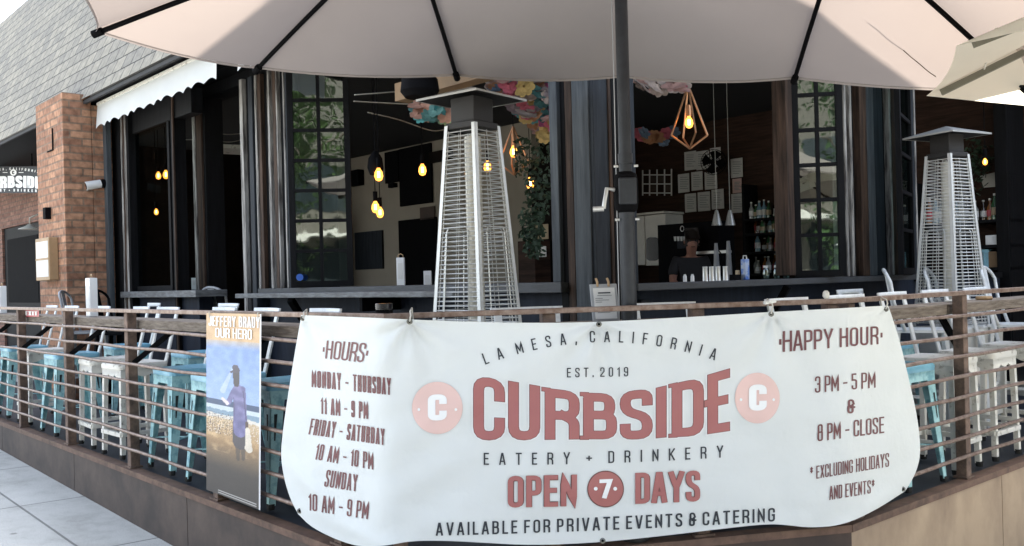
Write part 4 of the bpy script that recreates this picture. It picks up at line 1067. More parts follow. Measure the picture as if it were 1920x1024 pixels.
def disc(cx, cy, rx, ry, off, r0=0.0, n=48):
    b = MB(); R = 5
    b.grid(lambda u, v: bpt(cx + rx * (r0 + (1 - r0) * v) * math.cos(2 * math.pi * u), cy + ry * (r0 + (1 - r0) * v) * math.sin(2 * math.pi * u), off), n, R)
    return b
for cx, cy, rx, ry in ((820, 765, 47.5, 49), (1420, 746.5, 42, 47.5)):
    e = obj('emblem', disc(cx, cy, rx, ry, .003), 'ink_pink', bn)
    b = MB(); text_px(b, 'C', (cx - 17 * rx / 45, cy + 26), (cx + 19 * rx / 45, cy + 25), 53, 53, put2, sw=.27, ws=1.15, rr=.16); obj('emblem_letter', b, 'ink_white', e)
    for sx in (-1, 1): obj('emblem_dot', disc(cx + sx * rx * .73, cy + 3, 2.6, 2.8, .0055, n=12), 'ink_white', e)
e = obj('emblem', disc(1135.5, 917, 34.5, 34.5, .003), 'ink_edge', bn); e2 = obj('emblem_face', disc(1135.5, 917, 32.6, 32.6, .0042), 'ink_red', e)
b = MB(); text_px(b, '7', (1124, 936), (1150, 935), 38, 38, put3, sw=.24, ws=1.2); obj('emblem_number', b, 'ink_white', e)
for x in (1117, 1153.5): obj('emblem_dot', disc(x, 916.5, 3.6, 3.6, .0062, n=12), 'ink_white', e)
# grommets and ties
for gx, gy in ((568, 597), (768, 603), (1123, 608), (1446, 589), (1661, 580), (562, 958), (1130, 1014), (1693, 917)):
    b = MB(); c = bpt(gx, gy, .004); nn = (EYE - c).normalized()
    b.lathe([(.0075, 0), (.0125, .0015), (.0125, .003), (.0075, .0045)], c, 14, axis=nn); g = obj('grommet', b, 'grommet', bn, smooth=40)
    b = MB(); b.lathe([(.006, .0), (.006, .0048)], c, 10, axis=nn); obj('grommet_hole', b, 'black', g)
for gx, gy, ty in ((768, 603, 584), (1446, 589, 566), (1661, 580, 562), (568, 597, 586)):
    b = MB(); p = bpt(gx, gy, .012); q = EYE + ray(gx + 1, ty) * (softdepth(gx, ty, BOFF) - .005); rr_ = V((0, .07, .012))
    b.tube([p, p.lerp(q, .6) + V((.004, -.006, 0)), q, q + rr_, q + V((.004, .07, -.045))], .0035, 6); obj('tie', b, 'cord', bn, smooth=True)
b = MB(); p = EYE + ray(1443, 568) * (softdepth(1443, 568, BOFF) - .01); b.bar(p + V((-.026, 0, .0)), p + V((.026, .0, .008)), .04, .014); obj('clamp', b, 'white_worn', bn, bevel=.004)

# ================================================================== BEACH POSTER
pstr = thing('hanging_poster', 'tall narrow beach photo poster with white title hung on the left railing', 'poster', tuple(ptL(440, 780, PL - .03)))
PQ = [(387, 918), (488, 957), (490, 589), (387, 587)]
def ppt(u, v, off=0):
    a = V(PQ[0]).lerp(V(PQ[1]), u); c = V(PQ[3]).lerp(V(PQ[2]), u); q = a.lerp(c, v)
    bow = .02 * math.sin(math.pi * v) * (1 - u) ** 2 * .5
    return ptL(q.x, q.y, PL - .03 - bow - off)
nu, nv = 90, 260
m = MB(); m.grid(lambda u, v: ppt(u, v), nu, nv)
from mathutils import noise as mn
def lerp3(a, b, t): t = max(0, min(1, t)); return tuple(x + (y - x) * t for x, y in zip(a, b))
def seg(px, py, ax, ay, bx, by, r0, r1):
    dx, dy = bx - ax, by - ay; t = max(0, min(1, ((px - ax) * dx + (py - ay) * dy) / (dx * dx + dy * dy))); return math.hypot(px - ax - dx * t, py - ay - dy * t) - (r0 + (r1 - r0) * t)
def poster_rgb(u, v):
    x, y = u, (1 - v) * 3.55          # units of the poster's width
    n1 = mn.noise(V((x * 9, y * 9, 1))); n2 = mn.noise(V((x * 48, y * 48, 5)))
    if y < .52: c = lerp3((196, 160, 120), (214, 178, 132), n1 * .5 + .5)
    elif y < 1.68:
        t = (y - .52) / 1.16; c = lerp3((112, 146, 206), (150, 178, 222), t)
        c = lerp3((190, 170, 150), c, (y - .52) / .16); c = lerp3(c, (176, 196, 228), n1 * .25 + .05)
    else:
        hz = 1.68 + .02 * math.sin(x * 3)
        if y < 1.80: c = (40, 72, 112)
        elif y < 1.88 + .03 * n1: c = (196, 210, 220)
        elif y < 1.96 + .04 * n1: c = (120, 150, 172)
        elif y < 2.04 + .03 * n1: c = (216, 212, 204)
        else:
            c = lerp3((206, 182, 146), (178, 140, 94), (y - 2.04) / .5); c = lerp3(c, (66, 60, 56), (y - 2.42) / .6)
            c = lerp3(c, (236, 206, 160), max(0, n1) * .7 * (y < 2.7)); c = lerp3(c, (70, 60, 52), max(0, n2) * .35)
    if 1.95 < y < 2.35 and n2 > .22 and x < .66: c = lerp3(c, (70, 58, 56), .75)
    if 2.0 < y < 2.35 and n2 < -.34: c = (226, 214, 200)
    # spray from the held bottle, then the standing figure
    if seg(x, y, .30, 1.50, .48, 1.05, .05, .015) < 0: c = lerp3(c, (206, 216, 234), .55)
    body = min(seg(x, y, .58, 1.42, .60, 1.95, .085, .10), seg(x, y, .66, 1.42, .70, 2.0, .06, .05), seg(x, y, .60, 1.95, .61, 2.22, .11, .11))
    if min(seg(x, y, .57, 2.2, .585, 2.75, .075, .03), seg(x, y, .68, 2.2, .68, 2.72, .07, .03)) < 0: c = lerp3(c, (58, 54, 56), .6 if y > 2.45 else .8)
    if seg(x, y, .60, 2.1, .62, 2.42, .12, .135) < 0: c = (70, 66, 74)
    if body < 0 or seg(x, y, .52, 1.45, .40, 1.72, .05, .045) < 0: c = lerp3((92, 92, 142), (124, 122, 170), n1 + .4)
    if seg(x, y, .675, 1.45, .735, 1.98, .012, .012) < 0 or seg(x, y, .50, 1.60, .51, 1.95, .008, .008) < 0: c = (70, 70, 116)
    if seg(x, y, .745, 2.03, .745, 2.10, .03, .03) < 0: c = (74, 54, 50)
    if seg(x, y, .38, 1.73, .30, 1.66, .035, .03) < 0: c = (226, 214, 214)
    if seg(x, y, .54, 1.12, .55, 1.34, .062, .05) < 0: c = (44, 40, 54)
    if seg(x, y, .53, 1.03, .55, 1.07, .06, .062) < 0 or seg(x, y, .45, 1.12, .55, 1.08, .018, .03) < 0: c = (56, 52, 74)
    if seg(x, y, .76, 2.15, .78, 2.5, .04, .07) < 0: c = (222, 212, 196)
    c = tuple(q * (1 + .10 * mn.noise(V((x * 60, y * 60, 2))) + .05 * n1) for q in c)
    if u > .97: c = (226, 226, 228)
    if y > 3.42 and .22 < x < .93 and (3.455 < y < 3.475 or 3.50 < y < 3.515): c = (206, 204, 200)
    return c
sh = obj('printed_sheet', m, 'paper', pstr, smooth=True)
ca = sh.data.color_attributes.new("Print", 'FLOAT_COLOR', 'POINT')
for j in range(nv + 1):
    for i in range(nu + 1):
        c = poster_rgb(i / nu, j / nv); ca.data[j * (nu + 1) + i].color = S(*[c_ * .93 for c_ in c])
pm, ns, ln, p = newmat("poster_print"); at = ns.new("ShaderNodeVertexColor"); at.layer_name = "Print"; ln.new(at.outputs[0], p.inputs["Base Color"]); p.inputs["Roughness"].default_value = .4
sh.data.materials[0] = pm
def pput(x, y, lay):  # x across 0..1, y down in the same unit
    return ppt(x, 1 - y / 3.55, .0025 + lay)
for txt, p0, p1, h in (('JEFFERY BRADY', (.04, .255), (.97, .255), .20), ('OUR HERO', (.16, .475), (.83, .475), .19)):
    b = MB(); text_px(b, txt, p0, p1, h, h, pput, sw=.125, ws=.9, space=.22); obj('title_lettering', b, 'ink_white', pstr)
for u, v in ((.06, .985), (.94, .985)):
    b = MB(); c = ppt(u, v, .002); b.tube([c + V((0, -.004, -.01)), c + V((0, -.008, .02)), c + V((.01, .05, .02))], .003, 6); obj('tie', b, 'cord', pstr)

# ================================================================== THINGS ON THE LEDGES AND SILLS
def boxthing(name, label, cat, c, w, d, h, m_, rot=0, group=None, bevel=.004):
    b = MB(); cs, sn = math.cos(rot), math.sin(rot)
    b.box(lambda x, y, z: V((c.x + cs * x - sn * y, c.y + sn * x + cs * y, c.z + z)), -w / 2, w / 2, -d / 2, d / 2, 0, h)
    return tag(obj(name, b, m_, bevel=bevel), label, cat, group)
def onto(px, W_n, p, z): q = hit(px, 560, W_n, p); return V((q.x, q.y, z))
# white caddy-like menu holders
def menu_holder(c, rot, label, h=.24, w=.085, ring=True):
    t = thing('menu_holder', label, 'menu holder', tuple(c))
    cs, sn = math.cos(rot), math.sin(rot); W = lambda x, y, z: V((c.x + cs * x - sn * y, c.y + sn * x + cs * y, c.z + z))
    b = MB(); b.box(W, -w / 2, w / 2, -.03, .03, 0, h); obj('body', b, 'white_plastic', t, bevel=.004)
    b = MB(); b.box(W, -w / 2 + .012, w / 2 - .012, -.0325, -.0305, .05, h * .8); obj('card', b, 'paper', t)
    if ring:
        b = MB(); b.tube([W(-.02, 0, h), W(-.018, 0, h + .02), W(0, 0, h + .03), W(.018, 0, h + .02), W(.02, 0, h)], .004, 6); obj('handle', b, 'tan_wood', t, smooth=True)
    return t
menu_holder(onto(172, nL, PL + .2, .986), ROTL, 'tall white menu holder with ring handle on the left ledge below the brick pillar', .30, .10)
menu_holder(onto(4, nL, PL + .2, .986), ROTL, 'white menu holder at the far left edge of the ledge', .27, .10)
menu_holder(onto(753, nL, FL + .06, SILL + .001), 0, 'slim white menu holder standing on the window sill left of the left heater', .215, .06, True)
menu_holder(onto(803, nL, FL + .3, SILL - .06), 0, 'small grey white menu holder behind the window sill near the left heater', .17, .06, False)
menu_holder(onto(366, nL, FL + .05, SILL + .001), 0, 'small pale menu holder on the sill against the brown post', .13, .055, False)
t = thing('condiment_jar', 'small jar with white label and black lid behind the banner top', 'jar', tuple(WF(sF(720, .18), .18, .986)))
c = WF(sF(720, .18), .18, .986); b = MB(); b.lathe([(.036, 0), (.037, .01), (.037, .085), (.03, .092)], c, 18); obj('glass', b, 'white_plastic', t, smooth=40)
b = MB(); b.lathe([(.038, .088), (.038, .112), (.036, .114)], c, 18); obj('lid', b, 'black_gloss', t, smooth=40); b = MB(); b.lathe([(.0375, .045), (.0375, .087)], c, 18); obj('dark_contents', b, 'black', t)
c = WF(sF(750, .2), .2, .986); t = thing('wooden_caddy', 'low wooden caddy beside the black lidded jar', 'caddy', tuple(c))
b = MB(); b.box(lambda x, y, z: c + V((x, y, z)), -.04, .045, -.04, .04, .03, .065); obj('tray', b, 'tan_wood', t, bevel=.006); b = MB(); b.box(lambda x, y, z: c + V((x, y, z)), -.02, .02, -.02, .02, 0, .03); obj('foot', b, 'rust', t)
# clipboard menu stand by the mast
c = WF(sF(1137, .16), .16, .986); t = thing('menu_stand', 'grey framed menu on a stand with two clips beside the umbrella mast', 'menu stand', tuple(c))
hh = .172; W = lambda x, y, z: c + C_ * x + nF * (y + (z) * .22) + V((0, 0, z))
b = MB(); b.box(W, -.066, .066, 0, .008, .0, hh); obj('frame', b, 'grey_plastic', t, bevel=.004)
b = MB(); b.box(W, -.052, .052, -.0025, -.0005, .012, hh - .018); sh_ = obj('menu_sheet', b, 'paper', t)
b = MB()
for i, (z, a, e) in enumerate(((.128, -.03, .03), (.118, -.035, .035), (.105, -.045, -.01), (.097, -.045, .02), (.088, -.045, -.015), (.06, -.04, .03), (.052, -.04, .04), (.04, -.04, .02))):
    b.box(W, a, e, -.0042, -.003, z, z + (.006 if i == 0 else .0018))
obj('print_line', b, 'ink_dark', sh_)
for x in (-.03, .024):
    b = MB(); b.tube([W(x, -.004, hh - .012), W(x, -.006, hh + .01), W(x - .004, -.002, hh + .026)], .006, 6); obj('clip', b, 'tan_wood', t)
b = MB(); b.bar(W(0, .01, .15), W(0, .10, .0), .05, .006); obj('leg', b, 'grey_plastic', t)
# right ledge bits
c = onto(1845, nR, PR + .19, .986); b = MB(); b.lathe([(.045, 0), (.05, .01), (.045, .022)], c, 18); tag(obj('wooden_coaster', b, 'tan_wood', smooth=40), 'round tan wooden disc on the right ledge beside the post', 'coaster')
c = onto(1790, nR, PR + .2, .986); boxthing('folded_napkin', 'white folded napkin on the right ledge left of the post', 'napkin', c, .10, .08, .012, 'paper', ROTR)
c = onto(1549, nR, PR + .02, 1.063); b = MB(); b.lathe([(.008, 0), (.016, .012), (.014, .03), (.006, .038)], c, 10); tag(obj('cord_knot', b, 'cord', smooth=True), 'white knot of cord on the railing above the banner', 'cord')
# exit sign
t = thing('exit_sign', 'small red exit sign with white letters on the far left railing', 'exit sign', tuple(ptL(57, 586, PL + .09)))
eq = lambda u, v, o=0: ptL(43 + 30 * u, 594 - (13.5 - 1.5 * u) * v + 0 * u, PL + .085 - o)
b = MB(); b.hexa([eq(0, 0), eq(1, 0), eq(1, 0, -.01), eq(0, 0, -.01), eq(0, 1), eq(1, 1), eq(1, 1, -.01), eq(0, 1, -.01)]); obj('sign_face', b, 'exit_red', t)
b = MB(); text_px(b, 'EXIT', (.12, 1.0 - .2), (.90, 1.0 - .2), .62, .62, lambda x, y, l: eq(x, 1 - y, .003 + l), sw=.17, ws=.5, rr=.05); obj('lettering', b, 'ink_white', t)

# ================================================================== WALL FITTINGS ON THE LEFT
# hanging board sign over the entrance
HP = 3.95
t = thing('hanging_sign', 'dark hanging sign board with white lettering over the brick entrance on the far left', 'sign', tuple(ptL(30, 335, HP)))
def sq(px, py, o=0): return ptL(px, py, HP - o)
b = MB(); q = [(-46, 362), (85, 362), (85, 312), (-46, 312)]
b.hexa([sq(*q[0]), sq(*q[1]), sq(q[1][0], q[1][1], -.04), sq(q[0][0], q[0][1], -.04), sq(*q[3]), sq(*q[2]), sq(q[2][0], q[2][1], -.04), sq(q[3][0], q[3][1], -.04)])
obj('board', b, 'darkgrey', t)
sp = lambda x, y, l: sq(x, y, .006 + l)
b = MB(); text_px(b, 'CURBSIDE', (-30, 357), (78, 355), 24, 24, sp, sw=.25, ws=1.1, arc=3); obj('lettering', b, 'ink_white', t)
b = MB(); text_px(b, 'EATERY + DRINKERY', (-28, 361.5), (76, 361), 5.2, 5.2, sp, sw=.2, ws=.9, space=.4, arc=2); obj('small_lettering', b, 'ink_white', t)
b = MB(); text_px(b, 'LA MESA, CALIFORNIA', (-28, 325), (72, 325), 5.0, 5.0, sp, sw=.2, ws=.9, space=.4, arc=6, perp=True); obj('small_lettering', b, 'ink_white', t)
b = MB(); b.grid(lambda u, v: sq(25 + 6.0 * v * math.cos(2 * math.pi * u), 323.5 + 6.0 * v * math.sin(2 * math.pi * u), .007), 24, 2); e = obj('emblem', b, 'ink_white', t)
b = MB(); text_px(b, 'C', (22.5, 327), (27.5, 327), 7, 7, lambda x, y, l: sq(x, y, .010 + l), sw=.25); obj('emblem_letter', b, 'black', e)
for x0, x1 in ((5, 14), (35, 44)):
    b = MB(); ribbon(b, [(x0, 323.5), (x1, 323.5)], 1.2, lambda x, y: sq(x, y, .008), step=5); obj('rule', b, 'ink_white', t)
b = MB(); b.tube([sq(78, 311), ptL(98, 281, PP + .01) + V((0, 0, .0))], .012, 6); b.tube([sq(60, 311, -.02), sq(60, 311, -.02) + V((0, 0, .22))], .008, 6); obj('bracket', b, 'black', t)
b = MB(); c = ptL(99, 281, PP - .01); b.tube([c + A * -.2, c], .008, 6); b.tube([c, c + V((0, 0, .24))], .008, 6); tag(obj('wall_bracket', b, 'black'), 'thin black iron bracket on the lit face of the brick pillar', 'bracket')
# gooseneck lamp by the door
c = ptL(56, 428, 4.1); t = thing('wall_lamp', 'white shallow shaded gooseneck lamp by the dark entrance door', 'wall lamp', tuple(c))
b = MB(); b.lathe([(.17, -.02), (.16, -.005), (.06, .035), (.03, .06), (.0, .07)], c, 24); obj('lamp_shade', b, 'ivory', t, smooth=50)
b = MB(); b.tube([c + V((0, 0, .06)), c + V((0, .0, .16)), c + nL * .12 + V((0, 0, .22)), c + nL * .45 + V((0, 0, .20))], .012, 8); obj('arm', b, 'ivory', t, smooth=True)
# lit menu case on the pillar
c = ptL(81, 487, PP - .05); t = thing('menu_case', 'shallow glass fronted menu case with white sheets on the brick pillar', 'menu case', tuple(c))
zt, zb_ = ptL(81, 446, PP - .1).z, ptL(81, 526, PP - .1).z; s0, s1 = sL(68, PP - .1), sL(93, PP - .1)
b = MB(); b.box(WL, s0, s1, PP - .10, PP - .002, zb_, zt); obj('case', b, 'tan_wood', t, bevel=.008)
b = MB(); b.box(WL, s0 + .03, s1 - .03, PP - .1025, PP - .1005, zb_ + .04, zt - .04); obj('menu_sheet', b, 'paper', t)
b = MB(); b.box(WL, s0 + .02, s1 - .02, PP - .1055, PP - .1035, (zt + zb_) / 2 - .012, (zt + zb_) / 2 + .012); obj('crossbar', b, 'tan_wood', t)
# junction box and bullet camera
c = ptL(88, 401, PP - .03); boxthing('junction_box', 'small black electrical box on the brick pillar above the menu case', 'electrical box', c + V((0, 0, -.06)), .1, .06, .13, 'black', ROTL)
c = ptL(180, 346, 3.43); t = thing('security_camera', 'white bullet security camera on the side of the brick pillar', 'security camera', tuple(c))
dv = (V((-.75, -.62, -.22))).normalized()
b = MB(); b.tube([c - dv * .05, c + dv * .11], [.046, .05], 18); obj('housing', b, 'white_plastic', t, smooth=40)
b = MB(); b.tube([c + dv * .105, c + dv * .1115], .036, 18); obj('lens', b, 'black_gloss', t)
b = MB(); b.tube([c - dv * .06, c - dv * .06 + nL * .10], .05, 14); obj('mount', b, 'black', t)

# ================================================================== INSIDE
def pendant(px, py, d, label, r=.035, cage=None, group='amber pendant bulbs inside', z_top=3.28):
    c = ptD(px, py, d); t = thing('pendant_lamp', label, 'pendant lamp', tuple(c), group)
    b = MB(); b.lathe([(.006, -r * 1.5), (r * .7, -r * 1.25), (r, -r * .4), (r * .85, r * .5), (r * .4, r * 1.2), (r * .35, r * 1.5)], c, 14); obj('bulb', b, 'bulb', t, smooth=True)
    b = MB(); b.tube([c + V((0, 0, -r * .7)), c + V((0, 0, r * .6))], r * .3, 8); obj('filament', b, 'bulb_hot', t)
    b = MB(); b.tube([c + V((0, 0, r * 1.4)), c + V((0, 0, r * 1.4 + .085))], .02, 10); obj('socket', b, 'copper' if cage else 'black', t)
    b = MB(); b.tube([c + V((0, 0, r * 1.4 + .08)), V((c.x, c.y, z_top))], .004, 6); obj('cord', b, 'black', t)
    if cage:
        w_, up_, dn = cage; b = MB(); ap = c + V((0, 0, up_)); bo = c + V((.0, 0, -dn)); mid = [c + V((w_ * math.cos(a), w_ * math.sin(a), -dn * .50)) for a in (rad(8), rad(98), rad(188), rad(278))]
        for q in mid: b.tube([ap, q], .008, 6); b.tube([q, bo], .008, 6)
        obj('wire_cage', b, 'copper', t)
    return t
pendant(1292, 229, 7.0, 'amber bulb in a large copper diamond cage in the right opening', .032, (.145, .285, .205))
pendant(963, 284, 7.3, 'amber bulb in a diamond wire cage right of the left heater', .032, (.125, .20, .19))
pendant(914, 312, 8.2, 'amber bulb seen through the wires of the left heater', .036)
pendant(994, 343, 9.0, 'amber bulb against the dark greenery right of the left heater', .04)
pendant(855, 218, 6.6, 'amber bulb high under the left heater cap', .032)
pendant(710, 327, 7.6, 'topmost amber bulb of the three before the cream wall', .038)
pendant(704, 388, 8.0, 'lower left amber bulb of the three before the cream wall', .036)
pendant(712.5, 398, 8.2, 'lowest amber bulb of the three before the cream wall', .034)
pendant(792, 318, 8.1, 'amber bulb hanging before the tall chalkboard', .036)
pendant(297, 329, 11.5, 'left amber bulb of the pair behind the left glass', .034)
pendant(311, 327, 11.3, 'right amber bulb of the pair behind the left glass', .038)
pendant(293, 397, 11.5, 'lower amber bulb behind the left glass', .028)
pendant(1847, 303, 8.6, 'small amber bulb right of the right heater', .022)
c = ptD(704, 306, 7.7); b = MB(); b.lathe([(.05, -.1), (.07, -.04), (.06, .04), (.02, .10)], c, 14); b.tube([c + V((0, 0, .09)), V((c.x, c.y, 3.28))], .005, 6); tag(obj('dark_pendant_shade', b, 'black', smooth=40), 'black unlit pendant shade above the three amber bulbs', 'pendant lamp')
# loose cables across the black ceiling
for i, (pts, d, lab) in enumerate((([(665, 178), (720, 174), (754, 171)], 6.8, 'white cable looping under the black ceiling, topmost'), ([(664, 190), (700, 192), (780, 196)], 7.2, 'pale cable under the black ceiling, middle of three'),
        ([(690, 211), (740, 222), (770, 232), (810, 247), (835, 243)], 7.8, 'pale sagging cable under the black ceiling, lowest'), ([(398, 248), (425, 253), (457, 250)], 9.5, 'thin pale cable in the dark doorway, upper'), ([(330, 262), (395, 262), (430, 268), (457, 261)], 9.6, 'thin pale cable in the dark doorway, lower'))):
    b = MB(); P = [ptD(x, y, d + .3 * k) for k, (x, y) in enumerate(pts)]; 
    for _ in range(3): P = [P[0]] + [q for a, e in zip(P, P[1:]) for q in (a.lerp(e, .25), a.lerp(e, .75))] + [P[-1]]
    b.tube(P, .005, 6); tag(obj('ceiling_cable', b, 'cord', smooth=True), lab, 'cable')
c = ptD(428, 284, 11.2); t = boxthing('ceiling_panel_light', 'pale slanted ceiling panel in the dark doorway', 'ceiling panel', c, .75, .5, .05, 'white_worn', .5)
# speaker with plywood beam at the top of the left opening
c = ptD(840, 160, 6.3); b = MB(); b.box(WL, c.dot(A) - .55, c.dot(A) + .9, c.dot(nL) - .06, c.dot(nL) + .06, c.z - .03, c.z + .10); tag(obj('ceiling_beam', b, 'cardboard'), 'tan timber beam under the ceiling above the left heater', 'beam')
c = ptD(787, 163, 6.0); b = MB(); b.lathe([(.10, -.07), (.13, -.03), (.12, .05), (.06, .1)], c, 16); tag(obj('ceiling_speaker', b, 'black', smooth=40), 'round black speaker on the tan beam above the left heater', 'speaker')
# paper blossoms
cols = [(.45, .10, .14), (.50, .30, .26), (.42, .34, .30), (.08, .22, .22), (.12, .17, .24), (.44, .30, .10), (.36, .08, .20), (.42, .20, .10), (.32, .26, .28)]
BM = [mat('paper_petal', c_, .8, var=.3, scale=20) for c_ in cols]; TEAL = [mat('paper_petal_teal', c_, .8, var=.3, scale=20) for c_ in ((.06, .27, .27), (.09, .22, .20), (.38, .20, .14))]
def blossom_mesh(seed, m_):
    rnd = random.Random(seed); b = MB(); b.v, b.f = [], []
    for layer, (n, R, tilt) in enumerate(((8, .085, .25), (7, .065, .7), (5, .04, 1.1))):
        for i in range(n):
            a = 2 * math.pi * (i + .4 * layer) / n + rnd.uniform(-.15, .15); t2 = tilt + rnd.uniform(-.15, .15)
            d = V((math.cos(a), math.sin(a), 0)); s = V((-d.y, d.x, 0)); o = d * math.cos(t2) + V((0, 0, -math.sin(t2)))
            w_ = R * .42
            b.face([d * .008, o * R * .5 + s * w_, o * R * .95 + s * w_ * .5 + V((0, 0, .012)), o * R * 1.05 - s * w_ * .1 + V((0, 0, .016)), o * R * .9 - s * w_ * .6 + V((0, 0, .01)), o * R * .5 - s * w_])
    me = bpy.data.meshes.new('blossom'); me.from_pydata([tuple(v) for v in b.v], [], b.f); me.materials.append(m_); return me
BL = [blossom_mesh(i, m_) for i, m_ in enumerate(BM)]; BT = [blossom_mesh(50 + i, m_) for i, m_ in enumerate(TEAL)]
def garland(label, spots, meshes, center):
    t = thing('flower_garland', label, 'flower garland', tuple(center))
    for px, py, d in spots:
        o = bpy.data.objects.new('blossom', random.choice(meshes)); col.objects.link(o); o.parent = t
        o.location = ptD(px, py, d) - V(center); s = random.uniform(.7, 1.1); o.scale = (s, s, s)
        o.rotation_euler = (random.uniform(.5, 1.5), random.uniform(-.5, .5), random.uniform(-.6, .6))
sp_ = []
random.seed(11)
while len(sp_) < 150:
    x = random.uniform(925, 1046); y = random.uniform(140, 262)
    if y < 150 + (x - 912) * .95 and y < 252: sp_.append((x, y, random.uniform(6.6, 7.4)))
garland('mass of pink and orange paper blossoms hung from the ceiling right of the left heater', sp_, BL, ptD(1000, 190, 6.8))
garland('teal paper blossoms hung under the left heater cap', [(random.uniform(783, 848), random.uniform(194, 218), random.uniform(6.3, 6.8)) for _ in range(34)], BT, ptD(815, 205, 6.6))
garland('pink and white paper blossoms at the top of the right opening', [(random.uniform(1200, 1282), random.uniform(143, 166), random.uniform(6.2, 6.8)) for _ in range(16)], BL[:3], ptD(1235, 155, 6.5))
garland('dim orange paper blossoms deeper inside the right opening', [(random.uniform(1200, 1262), random.uniform(246, 268), random.uniform(8.6, 9.2)) for _ in range(12)], [BL[7], BL[0], BL[4]], ptD(1230, 256, 8.9))
# trailing greenery
b = MB(); random.seed(5)
vines = [(965, 1030, 255, 330), (985, 1030, 330, 400), (975, 1018, 395, 440), (985, 1015, 430, 480)]
for x0, x1, y0, y1 in vines:
    for _ in range(190):
        c = ptD(random.uniform(x0, x1), random.uniform(y0, y1), random.uniform(7.0, 7.35)); d = V((random.uniform(-1, 1), random.uniform(-1, 1), random.uniform(-1.2, .3))).normalized(); s = d.orthogonal().normalized(); l = random.uniform(.03, .06)
        b.face([c, c + d * l * .5 + s * l * .35, c + d * l, c + d * l * .5 - s * l * .35])
tag(obj('hanging_vine', b, 'leaf_dark'), 'dark green trailing vine right of the left heater', 'hanging plant')

SR_ = SILL - .021
# back bar, right opening
def shelfbox(label, W, s0, s1, p0, p1, levels, name='bottle_shelf', m_='black_wood'):
    t = thing(name, label, 'shelf', tuple(W((s0 + s1) / 2, p0, 0)))
    for z in levels:
        b = MB(); b.box(W, s0, s1, p0, p1, z - .03, z); obj('shelf_board', b, m_, t)
    for s in (s0, s1): 
        b = MB(); b.box(W, s - .03, s, p0, p1, 0, max(levels) + .45); obj('shelf_side', b, m_, t)
    return t
def bottle_proto(g, lab, r=.035, h=.28, glass=(.05, .04, .025), lm='paper'):
    t = thing('bottle', lab, 'bottle', (0, 0, 0), g)
    b = MB(); b.lathe([(r, 0), (r, h * .58), (r * .45, h * .74), (r * .36, h * .95), (r * .36, h)], (0, 0, 0), 12); obj('glass', b, mat('bottle_glass', glass, .08, var=.3, scale=30, spec=1.0), t, smooth=40)
    b = MB(); b.lathe([(r * 1.03, h * .18), (r * 1.03, h * .48)], (0, 0, 0), 12); obj('label', b, lm, t, smooth=40)
    b = MB(); b.lathe([(r * .42, h * .93), (r * .42, h * 1.02)], (0, 0, 0), 8); obj('cap', b, 'steel', t)
    return t
PB2 = 9.3
s0, s1 = sL(1402, 10.1), sL(1500, 10.1)
lv = [hit(1440, y, nL, 10.1).z for y in (512, 471, 436, 408)]
shelfbox('dark back bar shelf of bottles beside the right paned window', WL, s0, s1, 10.06, 10.38, lv)
g = 'bottles on the back bar by the paned window'; lab = 'small bottle on the dark back bar shelf left of the right paned window'
KINDS_ = (('dark brown bottle with pale label', (.05, .03, .015), 'paper'), ('clear bottle with white label', (.42, .44, .42), 'white_plastic'), ('green glass bottle', (.06, .16, .07), 'paper_old'), ('amber bottle with red label', (.32, .13, .04), 'exit_red'), ('pale blue glass bottle', (.20, .34, .42), 'paper'))
def row_of_bottles(W_, s0, s1, p, zs, n, place, g, r, h):
    protos = {}
    for z in zs:
        for i in range(n):
            k = random.randrange(5); loc = W_(s0 + .06 + (s1 - s0 - .14) * i / (n - 1), p + random.uniform(-.05, .1), z + .001)
            lab = KINDS_[k][0] + ' ' + place
            if k not in protos: protos[k] = bottle_proto(g + ', ' + KINDS_[k][0], lab, r, h, KINDS_[k][1], KINDS_[k][2]); protos[k].location = loc
            else:
                o = dup(protos[k], loc, random.random() * 6, lab); q = random.uniform(.8, 1.15); o.scale = (q, q, random.uniform(.75, 1.2))
random.seed(3)
row_of_bottles(WL, s0, s1, 10.17, lv, 12, 'on the shelves left of the right paned window', g, .034, .21)
s0, s1 = sL(1722, 10.0), sL(1900, 10.0)
lv = [hit(1840, y, nL, 10.0).z for y in (502, 460, 413)]
shelfbox('dark back bar shelf of bottles and boxes behind the right heater', WL, s0, s1, 9.96, 10.34, lv)
g = 'bottles on the back bar behind the right heater'; lab = 'bottle on the upper back bar shelf behind the right heater'
row_of_bottles(WL, s0, s1, 10.1, lv[2:], 15, 'on the top shelf behind the right heater', g, .036, .27)
def shelf_item(px, z, w, h, m_, name, label, cat):
    q = ptL(px, 450, 10.0); return boxthing(name, label, cat, V((q.x, q.y, z + .001)) + nL * .11, w, .2, h, m_, ROTL)
shelf_item(1872, lv[1], .26, .10, 'white_plastic', 'white_tray', 'bright white tray on the middle shelf right of the right heater', 'tray')
shelf_item(1868, lv[1] - .155, .30, .085, 'cardboard', 'wooden_crate', 'upper brown wooden crate on the back bar right of the right heater', 'crate')
shelf_item(1862, lv[0], .26, .09, 'cardboard', 'wooden_crate', 'lower brown wooden crate on the back bar right of the right heater', 'crate')
shelf_item(1846, lv[0], .07, .19, 'turq_seat', 'blue_carton', 'small blue carton on the low shelf right of the right heater', 'carton')
b = MB(); q = [ptL(x, y, 10.36) for x, y in ((1845, 352), (1897, 348), (1897, 316), (1838, 330))]; b.face(q); tag(obj('wall_mirror', b, 'ivory', solid=.02), 'pale panel above the bottles right of the right heater', 'panel')
b = MB(); c = ptL(1832, 300, 10.1)
